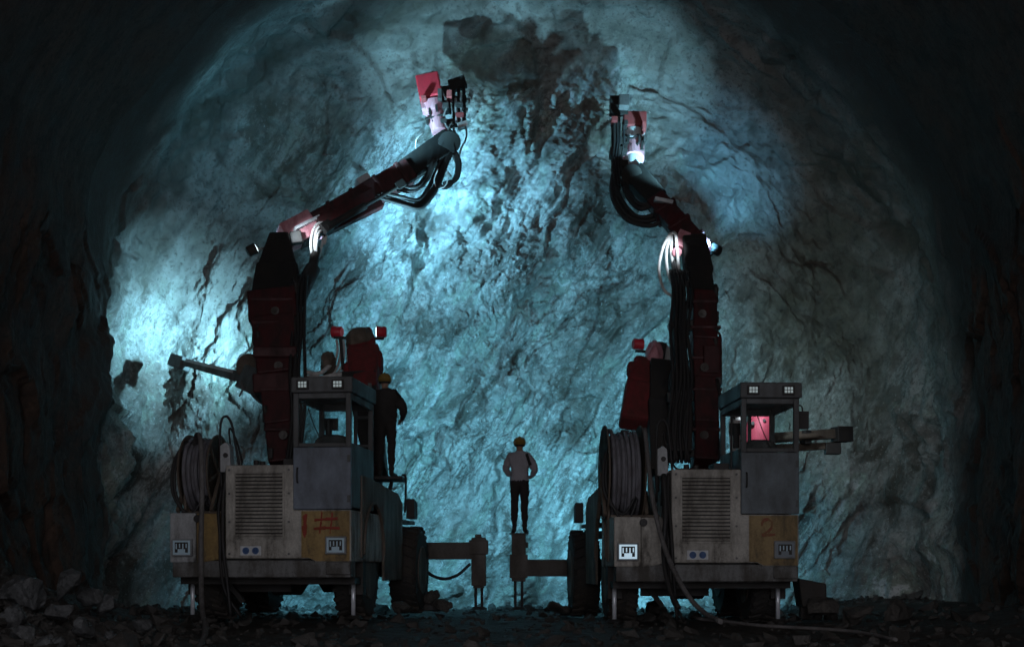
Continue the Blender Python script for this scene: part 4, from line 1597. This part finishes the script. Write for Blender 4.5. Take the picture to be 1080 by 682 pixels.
def short_booms():
    # left rig: short inner boom, red carriage with two drum lamps on a bar
    m_ = MB()
    m_.beam(P(398, 500, 24.4), P(386, 425, 25.0), .34, .4, .5, .4)
    m_.beam(P(380, 420, 25.0), P(380, 398, 25.2), .6, .45)
    sb = m_.build('short_boom', 'dark', rigL, world=True, bevel=.02)
    m_ = MB()
    m_.beam(P(386, 416, 25.0), P(384, 372, 25.6), .44, .5, .60, .5)
    m_.beam(P(384, 376, 25.6), P(381, 352, 25.9), .54, .45, .42, .4)
    m_.beam(P(399, 392, 25.4), P(399, 372, 25.5), .16, .4)
    m_.beam(P(370, 410, 25.2), P(368, 385, 25.4), .2, .3)
    ca = m_.build('drill_carriage', 'cloth_red', sb, world=True, bevel=.07)
    m_ = MB()
    vs, fs = lump(380, 358, 25.7, .26, .25, .22, 3)
    m_.add(vs, fs)
    vs, fs = lump(346, 384, 25.7, .14, .2, .22, 5)
    m_.add(vs, fs)
    m_.build('hood', 'fender', sb, world=True, smooth=True)
    m_ = MB()
    m_.cyl(P(352, 356, 25.8), P(405, 357, 25.8), .025)
    m_.beam(P(362, 390, 25.7), P(359, 356, 25.8), .05, .08)
    m_.beam(P(378, 360, 25.8), P(378, 356, 25.8), .2, .08)
    m_.build('lamp_bar', 'dark', sb, world=True)
    m_ = MB()
    for k in range(5):
        x = 355 + k * 3.5
        m_.tube([P(x, 358, 25.9), P(x + 1, 370, 25.9), P(x - 3 + k, 385, 25.8), P(x - 8, 396, 25.6)], .024)
    m_.tube([P(322, 392, 25.4), P(335, 394, 25.4), P(345, 388, 25.5), P(352, 380, 25.7)], .04)
    m_.tube([P(322, 398, 25.4), P(338, 399, 25.4), P(352, 396, 25.5), P(365, 394, 25.6)], .05)
    m_.each('cable', 'whitehose', sb, world=True, smooth=True)
    lamp_can(sb, P(352, 350, 26.2), P(320, 350, 26.4), .105, .17, 'red')
    lamp_can(sb, P(398, 350, 26.2), P(370, 350, 26.2), .105, .17, 'red')
    # right rig: the same boom leaning the other way
    m_ = MB()
    m_.beam(P(694, 500, 24.3), P(698, 425, 24.8), .3, .4, .5, .4)
    m_.beam(P(694, 438, 24.8), P(698, 385, 25.3), .36, .45, .44, .4)
    m_.beam(P(690, 404, 25.2), P(716, 398, 25.2), .3, .3)
    sb = m_.build('short_boom', 'dark', rigR, world=True, bevel=.02)
    m_ = MB()
    m_.beam(P(671, 448, 24.8), P(675, 408, 25.2), .60, .45, .52, .5)
    m_.beam(P(675, 412, 25.2), P(680, 384, 25.6), .56, .5, .42, .45)
    m_.beam(P(667, 396, 25.3), P(667, 384, 25.4), .2, .3)
    m_.beam(P(686, 420, 25.0), P(690, 392, 25.3), .14, .3)
    m_.beam(P(660, 446, 24.8), P(664, 425, 25), .2, .3)
    m_.build('drill_carriage', 'cloth_red', sb, world=True, bevel=.08)
    m_ = MB()
    vs, fs = lump(690, 376, 25.5, .15, .2, .27, 9)
    m_.add(vs, fs)
    m_.build('hood', 'red_lit', sb, world=True, smooth=True)
    m_ = MB()
    m_.cyl(P(670, 370, 25.7), P(690, 371, 25.7), .025)
    m_.beam(P(694, 392, 25.7), P(698, 362, 25.8), .16, .15)
    m_.build('lamp_bar', 'dark', sb, world=True)
    m_ = MB()
    for k in range(4):
        x = 697 + k * 2.2
        m_.tube([P(x - 4, 362, 25.9), P(x + 2, 368, 25.9), P(x + 2, 380, 25.8), P(x, 392, 25.6)], .024)
    m_.each('cable', 'whitehose', sb, world=True, smooth=True)
    lamp_can(sb, P(677, 363, 25.8), P(700, 364, 25.9), .10, .17, 'red')


short_booms()


def side_booms():
    # left rig: boom folded out to the left, square tip
    m_ = MB()
    m_.beam(P(190, 382, 28.1), P(268, 401, 26.2), .085, .09, .22, .2)
    m_.beam(P(262, 400, 26.2), P(296, 414, 25.2), .45, .4, .5, .4)
    bo = m_.build('folded_boom', 'chassis', rigL, world=True, bevel=.012)
    m_ = MB()
    m_.beam(P(183, 380, 28.3), P(196, 384, 28.0), .25, .25)
    m_.build('boom_tip', 'chassis', bo, world=True, bevel=.02)
    m_ = MB()
    m_.beam(P(198, 380.5, 27.9), P(258, 395, 26.4), .06, .12)
    m_.build('lit_edge_strip', 'label', bo, world=True)  # white strip paints in the arm's lit top edge
    m_ = MB()
    c = P(263, 387, 26.2)
    m_.lathe(c, (.15, 1, 0), [(-.05, .24), (.05, .24), (.05, .1), (.08, .09)], 28)
    m_.lathe(c, (.15, 1, 0), [(-.10, .07), (-.05, .07)], 16)
    m_.build('cable_drum', 'fender', bo, world=True)
    m_ = MB()
    m_.tube([P(254, 402, 25.8), P(256, 410, 25.8), P(252, 418, 25.8)], .018)
    m_.tube([P(262, 408, 25.8), P(270, 420, 25.6), P(285, 430, 25.4)], .03)
    m_.each('hose', 'dusthose', bo, world=True)
    # right rig: twin tubes folded out to the right
    m_ = MB()
    m_.beam(P(780, 464, 24.4), P(884, 457, 25.2), .17, .17, .17, .17)
    m_.beam(P(780, 474, 24.4), P(876, 470, 25.2), .14, .14, .12, .12)
    m_.cyl(P(820, 462, 24.3), P(862, 459, 24.8), .05)
    bo = m_.build('folded_boom', 'fender', rigR, world=True, bevel=.01)
    m_ = MB()
    m_.beam(P(880, 458, 25.1), P(896, 458, 25.2), .27, .26)
    m_.beam(P(870, 473, 25.1), P(886, 473, 25.1), .2, .2)
    m_.beam(P(846, 461, 24.8), P(853, 461, 24.85), .24, .2)
    m_.each('end_block', 'dark', bo, world=True, bevel=.015)
    # pale red rock drill seen through the right cab
    m_ = MB()
    m_.lathe(P(801, 457, 23.9), (.12, -.1, 1), [(-.35, .2), (-.1, .235), (.14, .235), (.26, .21), (.34, .16), (.39, .08), (.41, .01)], 24)
    rd = m_.build('rock_drill', 'drum', rigR, world=True, smooth=True)
    m_ = MB()
    m_.cyl(P(794, 446, 23.62), P(794, 446, 23.75), .03)
    m_.cyl(P(806, 443, 23.62), P(806, 443, 23.75), .025)
    m_.each('port', 'dark', rd, world=True)
    m_ = MB()
    for k in range(6):
        x = 771 + k * 1.8
        m_.tube([P(x, 488, 23.2), P(x + 2 * math.sin(k * 2), 470, 23.3), P(x - 1, 450, 23.4), P(x + 3, 428, 23.6), P(x + 8, 420, 23.8)], .022)
    for k in range(7):
        m_.beam(P(771, 432 + k * 8, 23.3), P(784, 430 + k * 8, 23.3), .03, .05)
    m_.build('white_hose', 'whitehose', rd, world=True, smooth=True)


side_booms()


def outriggers():
    # left
    m_ = MB()
    m_.beam(P(400, 581, 25.0), P(500, 580.5, 25.4), .30, .28)
    ol = m_.build('outrigger', 'chassis_dark', rigL, world=True, bevel=.01)
    m_ = MB()
    c = P(505, 580, 25.4)
    m_.box(c.x - .13, c.x + .13, c.y - .14, c.y + .14, .42, 1.28)
    m_.box(c.x - .17, c.x + .17, c.y - .17, c.y + .17, .98, 1.24)
    m_.box(c.x - .07, c.x + .05, c.y - .07, c.y + .07, 1.28, 1.34)
    m_.box(c.x - .10, c.x + .10, c.y - .1, c.y + .1, .38, .42)
    m_.build('jack', 'chassis_dark', ol, world=True, bevel=.015)
    m_ = MB()
    for dx in (-.055, .055):
        m_.cyl((c.x + dx, c.y, .40), (c.x + dx, c.y, 0.0), .025)
    m_.cyl((c.x, c.y, 0.0), (c.x, c.y, .05), .15, .1)
    m_.each('jack_leg', 'dark', ol, world=True)
    m_ = MB()
    m_.tube([P(447, 600, 25), P(457, 607, 25.1), (P(470, 610, 25.2)), P(484, 605, 25.3), P(496, 594, 25.3)], .028)
    m_.build('jack_hose', 'hose', ol, world=True, smooth=True)
    # right
    m_ = MB()
    m_.beam(P(552, 598.5, 25.4), P(640, 598.5, 25.0), .30, .28)
    orr = m_.build('outrigger', 'chassis_dark', rigR, world=True, bevel=.01)
    m_ = MB()
    c = P(547, 580, 25.4)
    m_.box(c.x - .125, c.x + .125, c.y - .14, c.y + .14, .50, 1.34)
    m_.box(c.x - .16, c.x + .16, c.y - .17, c.y + .17, .56, .98)
    m_.box(c.x - .17, c.x + .18, c.y - .16, c.y + .16, 1.34, 1.362)
    m_.box(c.x + .12, c.x + .17, c.y - .02, c.y + .1, 1.1, 1.2)
    m_.build('jack', 'chassis_dark', orr, world=True, bevel=.015)
    m_ = MB()
    for dx in (-.06, .06):
        m_.cyl((c.x + dx, c.y, .52), (c.x + dx, c.y, .0), .025)
    m_.cyl((c.x, c.y, 0.0), (c.x, c.y, .05), .15, .1)
    m_.each('jack_leg', 'dark', orr, world=True)


M['chassis_dark'] = paint('oily grey brown steel', (.10, .085, .075), .55, dirt=.6)
outriggers()


def platform():
    # man-basket platform where the worker stands on the left rig
    m_ = MB()
    c = P(406, 503, 23.4)
    m_.box(c.x - .55, c.x + .32, c.y - .45, c.y + .4, c.z - .06, c.z - .004)
    m_.beam((c.x - .5, c.y - .3, c.z - .04), (c.x - .5, c.y - .3, c.z - .5), .06, .06)
    m_.beam((c.x + .1, c.y + .2, c.z - .04), (c.x + .0, c.y + .2, c.z - .45), .06, .06)
    pf = m_.build('platform', 'dark', rigL, world=True, bevel=.008)
    m_ = MB()
    for px in (375, 390):
        a = P(px, 500, 22.6)
        b_ = P(px, 404, 22.6)
        m_.beam(a, b_, .05, .05)
    for py in (410, 440, 470):
        m_.beam(P(374, py, 22.6), P(391, py, 22.6), .04, .04)
    m_.build('ladder', 'frame', pf, world=True)
    m_ = MB()
    m_.tube([P(427, 540, 23.6), P(428, 505, 23.5), P(424, 500, 23.5)], .018)
    m_.build('handrail', 'dark', pf, world=True)


platform()


def hang_hose(name, pts, r, mat, label, parent=None):
    m_ = MB()
    m_.tube([P(*p) for p in pts], r, 9)
    o = m_.build(name, mat, None, smooth=True)
    return tag(o, label, 'hose')


hang_hose('supply_hose', [(205, 470, 20.9), (208, 458, 20.4), (212, 468, 19.9), (213, 520, 19.6), (212, 580, 19.4), (213, 640, 18.6), (217, 660, 17.2), (214, 676, 15.8), (204, 690, 14.2)], .036, 'dusthose',
          'thick pale hose dropping from the left rig\'s reel to the mud in front')
hang_hose('supply_hose', [(680, 452, 20.3), (683, 480, 20.0), (689, 530, 19.7), (702, 580, 19.4), (722, 622, 18.8), (742, 645, 18.4), (760, 655, 17.6)], .034, 'dusthose',
          'pale hose slanting from the right rig\'s reel down across its rear')
hang_hose('supply_hose', [(700, 500, 19.9), (702, 540, 19.7), (700, 585, 19.6), (706, 620, 19.4), (716, 641, 19.2)], .036, 'hose',
          'black hose hanging straight down between the right rig\'s cabinet and engine housing')
hang_hose('ground_cable', [(735, 652, 18.6), (765, 655, 18.2), (800, 659, 17.6), (835, 661, 17.3), (870, 663, 17.0), (905, 666, 16.6), (945, 674, 15.6)], .022, 'dusthose',
          'pale cable lying along the mud in front of the right rig')

# dark block right of right rig
m_ = MB()
b0 = P(855, 628, 21.0)
m_.prism([(b0.x - .16, .18), (b0.x + .2, .12), (b0.x + .19, .52), (b0.x - .0, .56), (b0.x - .22, .60)], 'y', b0.y - .2, b0.y + .3)
m_.beam((b0.x - .1, b0.y, .0), (b0.x - .1, b0.y, .2), .12, .14)
m_.beam((b0.x + .1, b0.y, .0), (b0.x + .1, b0.y, .2), .12, .14)
tag(m_.build('tool_box', 'dark', None, bevel=.02), 'black slanted box standing on stones just right of the right rig', 'box')
m_ = MB()
m_.beam(P(450, 640, 24.6), P(461, 626, 24.7), .18, .2, .12, .2)
m_.beam(P(455, 628, 24.7), P(463, 625, 24.7), .14, .2)
m_.beam(P(447, 640, 24.6), P(466, 640, 24.6), .12, .3)
tag(m_.build('wheel_chock', 'dark', None, bevel=.02), 'small black bent steel block on the ground right of the left rig\'s front wheel', 'chock')

# rock bolts in the face
for (px, py, d, dx, dz, lab) in [(293, 38, 28.6, .16, .10, 'dark stubby rock bolt at the upper left of the arch')]:
    m_ = MB()
    a = P(px, py, d)
    m_.tube([a + Vector((0, 1.2, 0)), a, a + Vector((dx * .4, -.05, dz * .4)), a + Vector((dx, -.02, dz))], .012)
    tag(m_.build('rock_bolt', 'dark', None), lab, 'rock bolt')

# ------------------------------------------------------------------ people


def person(label, foot, h, yaw, mats, arms, lean=(0, 0), feet_w=.09, bag=False, bulk=1.0):
    """back view figure; local: +y is the way the person faces, z up"""
    root = empty('person', foot, yaw)
    tag(root, label, 'person')
    k = h / 1.75
    J = {}
    E = []

    def j(n, x, y, z, r, par=None, ry=None):
        J[n] = (Vector((x, y, z)) * k, r * k, (ry if ry else r) * k)
        if par:
            E.append((par, n))
    lx, ly = lean
    j('pelvis', 0, 0, .98, .160 * bulk, None, .12)
    j('waist', lx * .3, ly * .3, 1.12, .155 * bulk, 'pelvis', .115)
    j('chest', lx * .7, ly * .7, 1.32, .185 * bulk, 'waist', .13)
    j('neck0', lx, ly, 1.47, .075, 'chest', .07)
    j('neck', lx, ly + .015, 1.53, .052, 'neck0', .055)
    j('head0', lx, ly + .02, 1.60, .078, 'neck', .09)
    j('head1', lx, ly + .02, 1.70, .076, 'head0', .09)
    for s_, nm in ((-1, 'l'), (1, 'r')):
        ar = arms[nm]
        j('sh' + nm, s_ * .175 + lx, ly, 1.41, .075 * bulk, 'chest')
        j('el' + nm, *ar[0], .058 * bulk, 'sh' + nm)
        j('wr' + nm, *ar[1], .034, 'el' + nm)
        j('pa' + nm, *(Vector(ar[1]) + (Vector(ar[2]) - Vector(ar[1])) * 1.0), .036, 'wr' + nm)
        # fingers: unequal, curled
        w_, p_ = Vector(ar[1]), Vector(ar[2])
        fd = (p_ - w_).normalized()
        sdv = fd.cross(Vector((0, 0, 1))).normalized()
        for q, ln in enumerate((.07, .08, .075, .06)):
            b0_ = p_ + sdv * (q - 1.5) * .022 + fd * .02
            b1_ = b0_ + fd * ln * .6 + Vector((0, 0, -.015))
            b2_ = b1_ + fd * ln * .3 + Vector((0, 0, -.03))
            j('f%s%da' % (nm, q), *b0_, .011, 'pa' + nm)
            j('f%s%db' % (nm, q), *b1_, .009, 'f%s%da' % (nm, q))
            j('f%s%dc' % (nm, q), *b2_, .008, 'f%s%db' % (nm, q))
        t0 = w_ + (p_ - w_) * .5 - sdv * s_ * .035
        j('t%sa' % nm, *t0, .013, 'wr' + nm)
        j('t%sb' % nm, *(t0 + fd * .04 - sdv * s_ * .02), .011, 't%sa' % nm)
        j('hp' + nm, s_ * .085, 0, .92, .105, 'pelvis')
        j('kn' + nm, s_ * (feet_w * .95 + .0), .02, .50, .066, 'hp' + nm)
        j('ca' + nm, s_ * feet_w, -.01, .34, .062, 'kn' + nm)
        j('an' + nm, s_ * feet_w, -.02, .10, .043, 'ca' + nm)
        j('he' + nm, s_ * feet_w, -.035, .045, .045, 'an' + nm)
        j('ba' + nm, s_ * (feet_w + .03), .10, .035, .045, 'he' + nm, .035)
        j('to' + nm, s_ * (feet_w + .045), .18, .03, .036, 'ba' + nm, .03)
    names = list(J)
    me = bpy.data.meshes.new('body')
    me.from_pydata([tuple(J[n][0]) for n in names], [(names.index(a), names.index(b_)) for a, b_ in E], [])
    o = bpy.data.objects.new('body', me)
    C.objects.link(o)
    sk = o.modifiers.new('skin', 'SKIN')
    for i, n in enumerate(names):
        sv = me.skin_vertices[0].data[i]
        sv.radius = (J[n][1], J[n][2])
        sv.use_root = (n == 'pelvis')
    sb = o.modifiers.new('sub', 'SUBSURF')
    sb.levels = sb.render_levels = 3
    dg = bpy.context.evaluated_depsgraph_get()
    dg.update()
    ev = o.evaluated_get(dg)
    m2 = bpy.data.meshes.new_from_object(ev)
    m2.name = 'body'
    bpy.data.objects.remove(o)
    b2 = bpy.data.objects.new('body', m2)
    C.objects.link(b2)
    b2.parent = root
    m2.materials.clear()
    top, bottom = mats
    for mm in (top, bottom, 'skin', 'boot'):
        m2.materials.append(M[mm])
    vs = np.array([v.co[:] for v in m2.vertices])
    # cloth folds
    wn = fbm(vs * np.array([9, 9, 5.]) / k, 3, 7) * .012 + ridged(vs * np.array([5, 5, 11.]) / k, 2, 9) * .013
    head = vs[:, 2] > 1.50 * k
    hands = np.zeros(len(vs), bool)
    for nm in 'lr':
        w_ = np.array(arms[nm][1]) * k
        p_ = np.array(arms[nm][2]) * k
        ax = (p_ - w_) / np.linalg.norm(p_ - w_)
        t_ = (vs - w_) @ ax
        hands |= (t_ > .0) & (np.linalg.norm(vs - w_, axis=1) < .26 * k) & (np.linalg.norm(vs - w_ - np.outer(t_, ax), axis=1) < .09 * k)
    nrm = np.array([v.normal[:] for v in m2.vertices])
    cloth = ~(head | hands) & (vs[:, 2] > .12 * k)
    vs[cloth] += nrm[cloth] * (wn[cloth] + .004)[:, None]
    m2.vertices.foreach_set('co', vs.astype(np.float32).ravel())
    for p in m2.polygons:
        idx = list(p.vertices)
        z = vs[idx, 2].mean() / k
        if hands[idx].mean() > .5 or z > 1.50:
            p.material_index = 2
        elif z < .115:
            p.material_index = 3
        elif z < .96:
            p.material_index = 1
        else:
            p.material_index = 0
        p.use_smooth = True
    # arms hang below the belt line: give faces out to the side the shirt
    for p in m2.polygons:
        c_ = p.center
        if p.material_index == 1 and abs(c_.x) > .2 * k and c_.z > .7 * k:
            p.material_index = 0
    # face
    m_ = MB()
    hx, hy, hz = lx * k, (ly + .02) * k, 1.645 * k
    m_.lathe((hx, hy + .088 * k, hz - .02 * k), (0, 1, -.25), [(-.02 * k, .018 * k), (.012 * k, .014 * k), (.028 * k, .005 * k)], 8)
    for s_ in (-1, 1):
        m_.lathe((hx + s_ * .082 * k, hy - .0, hz - .01 * k), (s_, 0, 0), [(-.01, .03 * k), (.012, .032 * k), (.014, .01 * k)], 10)
    m_.build('nose_and_ears', 'skin', root, smooth=True)
    m_ = MB()
    for s_ in (-1, 1):
        m_.lathe((hx + s_ * .03 * k, hy + .085 * k, hz + .015 * k), (0, 1, 0), [(-.005, .012 * k), (.004, .006 * k)], 8)
    m_.box(hx - .022 * k, hx + .022 * k, hy + .08 * k, hy + .09 * k, hz - .06 * k, hz - .052 * k)
    m_.build('eyes_and_mouth', 'bag', root)
    m_ = MB()
    vs_, fs_ = [], []
    prof = [(-.055, .093), (-.03, .098), (.0, .098), (.03, .092)]
    m_.lathe((hx, hy - .008 * k, hz), (0, 0, 1), [(a * k, r * k) for a, r in prof], 20)
    m_.build('hair', 'bag', root, smooth=True)
    # helmet
    m_ = MB()
    prof = [(-.045, .108), (-.0, .116), (.004, .122), (.012, .122), (.018, .112)] + [(.018 + .095 * math.sin(t), .112 * math.cos(t)) for t in np.linspace(.15, 1.5, 8)]
    m_.lathe((hx, hy - .003, hz + .012 * k), (0, .08, 1), [(a * k, r * k) for a, r in prof], 24)
    m_.beam((hx, hy + .10 * k, hz + .018 * k), (hx, hy + .155 * k, hz + .008 * k), .16 * k, .012 * k, .11 * k, .01 * k, side=(0, 0, 1))
    m_.tube([(hx, hy - .1 * k, hz + .06 * k), (hx, hy - .04 * k, hz + .122 * k), (hx, hy + .04 * k, hz + .122 * k), (hx, hy + .1 * k, hz + .06 * k)], .012 * k)
    m_.build('helmet', 'helmet', root, smooth=True)
    if bag:
        m_ = MB()
        pts = [(.15, .10, 1.2), (.17, .06, 1.40), (.13, 0, 1.475), (.14, -.10, 1.42), (.17, -.125, 1.33), (.20, -.10, 1.24)]
        for i in range(len(pts) - 1):
            a, b_ = Vector(pts[i]) * k, Vector(pts[i + 1]) * k
            m_.beam(a, b_, .05 * k, .018 * k, side=(0, -1, .3))
        m_.build('shoulder_strap', 'bag', root)
    return root


c = P(548, 562, 25.4)
person('person in light grey shirt and dark trousers standing on the jack between the rigs',
       (c.x, 25.4, 1.364), 1.70, R_(-3), ('shirt', 'trousers'),
       {'l': ((-.27, .03, 1.16), (-.16, .20, 1.06), (-.08, .26, 1.07)), 'r': ((.28, .03, 1.16), (.22, .18, 1.03), (.14, .25, 1.04))},
       feet_w=.095, bag=True)
c = P(407, 503, 23.4)
person('person in dark overalls and a yellow helmet standing on the left rig beside its cab',
       (c.x, 23.4, c.z), 1.70, R_(-8), ('overall', 'overall'),
       {'l': ((-.25, .1, 1.17), (-.16, .3, 1.15), (-.12, .38, 1.17)), 'r': ((.30, .04, 1.15), (.24, .22, 1.0), (.2, .3, .98))},
       lean=(-.03, .03), feet_w=.10, bulk=1.2)

# ------------------------------------------------------------------ light
COL = (.20, .69, .98)
COLW = (.32, .77, 1.0)


def pool(loc, target, power, deg, r, col, parent):
    # reflector lamp: hot centre, wide soft spill
    for f_, d_ in ((.22, .42), (.38, .8), (.40, 1.35)):
        spot('work_and_fill_light', loc, target, power * f_, min(170, deg * d_), 1., r, col, parent)


COLP = (.75, .90, 1.0)
E = 1.0
# lamp on the bar of the left short boom, aimed at the left wall
pool(P(346, 350, 26.6), P(203, 354, 29.0), 4700 * E, 50, .05, COLW, rigL)
# elbow lamps shining along the upper arms
pool(P(335, 262, 26.5), P(478, 205, 30), 4600 * E, 58, .05, (.24, .68, 1.0), rigL)
spot('work_and_fill_light', P(303, 238, 25.4), P(331, 254, 26.2), 80 * E, 64, 1., .03, COLP, rigL)  # added fill on the arm base and white hoses, no lamp there
pool(P(747, 259, 25.7), P(735, 210, 30), 4400 * E, 42, .05, (.18, .62, 1.0), rigR)
spot('work_and_fill_light', P(722, 240, 25.2), P(704, 268, 25.8), 65 * E, 64, 1., .03, COLP, rigR)  # added fill for the right elbow's white hoses, source not modelled
# lamps clamped on the upper arms, lighting the heads and throwing their shadows on the rock
spot('work_and_fill_light', P(388, 174, 26.3), P(470, 84, 29.0), 1150 * E, 62, 1., .05, COLW, rigL)
spot('work_and_fill_light', P(718, 200, 26.3), P(664, 112, 28.8), 950 * E, 60, 1., .05, COLW, rigR)
# forward work lamps on the short booms
spot('work_and_fill_light', P(392, 366, 26.5), P(445, 380, 30), 640 * E, 110, 1., .05, COL, rigL)
spot('work_and_fill_light', P(694, 372, 26.3), P(640, 390, 30), 500 * E, 110, 1., .05, COL, rigR)
# unseen low spots added in front of the carriers for the lower face
spot('work_and_fill_light', P(455, 560, 26.2), P(500, 530, 30), 700 * E, 120, 1., .08, COL, rigL)
pool(P(640, 560, 26.0), P(670, 550, 30), 2100 * E, 66, .08, COL, rigR)
spot('work_and_fill_light', P(325, 606, 26.0), P(330, 615, 30), 400 * E, 100, 1., .08, COL, rigL)
spot('work_and_fill_light', P(725, 606, 26.0), P(740, 615, 30), 350 * E, 100, 1., .08, COL, rigR)
# lamps behind the right cab
spot('work_and_fill_light', P(796, 416, 22.9), P(810, 462, 24.0), 110, 76, .9, .05, COLP, rigR)
pool(P(770, 420, 25.6), P(820, 390, 30), 400 * E, 95, .08, (.42, .72, .80), rigR)
spot('work_and_fill_light', P(280, 240, 26.0), P(300, 110, 29), 270 * E, 105, 1., .05, COL, rigL)  # added soft fill from the left elbow, lifts the upper left rock
# crown: unseen spot added to brighten the top of the arch
pool(P(420, 380, 25.9), P(450, -8, 27.4), 5600, 30, .05, COLW, rigL)

# world fill let in through the tunnel end left open behind the camera: portal only guides sampling of the world
pl = bpy.data.lights.new('open_end_portal', 'AREA')
pl.shape = 'RECTANGLE'
pl.size = 16
pl.size_y = 13
pl.cycles.is_portal = True
po = bpy.data.objects.new('open_end_portal', pl)
C.objects.link(po)
po.location = (CX, -7.9, 5)
po.rotation_euler = (R_(90), 0, 0)

HAZE = 0
if HAZE:
    m_ = MB()
    m_.box(-13, 13, -16, 34, -2.5, 16)
    hz_ = m_.build('haze', 'cream', None)
    hm = bpy.data.materials.new('haze air')
    hm.use_nodes = True
    nt = hm.node_tree
    nt.nodes.clear()
    out = nt.nodes.new('ShaderNodeOutputMaterial')
    pv = nt.nodes.new('ShaderNodeVolumePrincipled')
    pv.inputs['Color'].default_value = (.85, .92, .95, 1)
    pv.inputs['Density'].default_value = HAZE
    pv.inputs['Anisotropy'].default_value = .2
    nt.links.new(pv.outputs[0], out.inputs['Volume'])
    hz_.data.materials.clear()
    hz_.data.materials.append(hm)
    tag(hz_, kind='stuff', label='thin dusty air filling the tunnel', cat='haze')
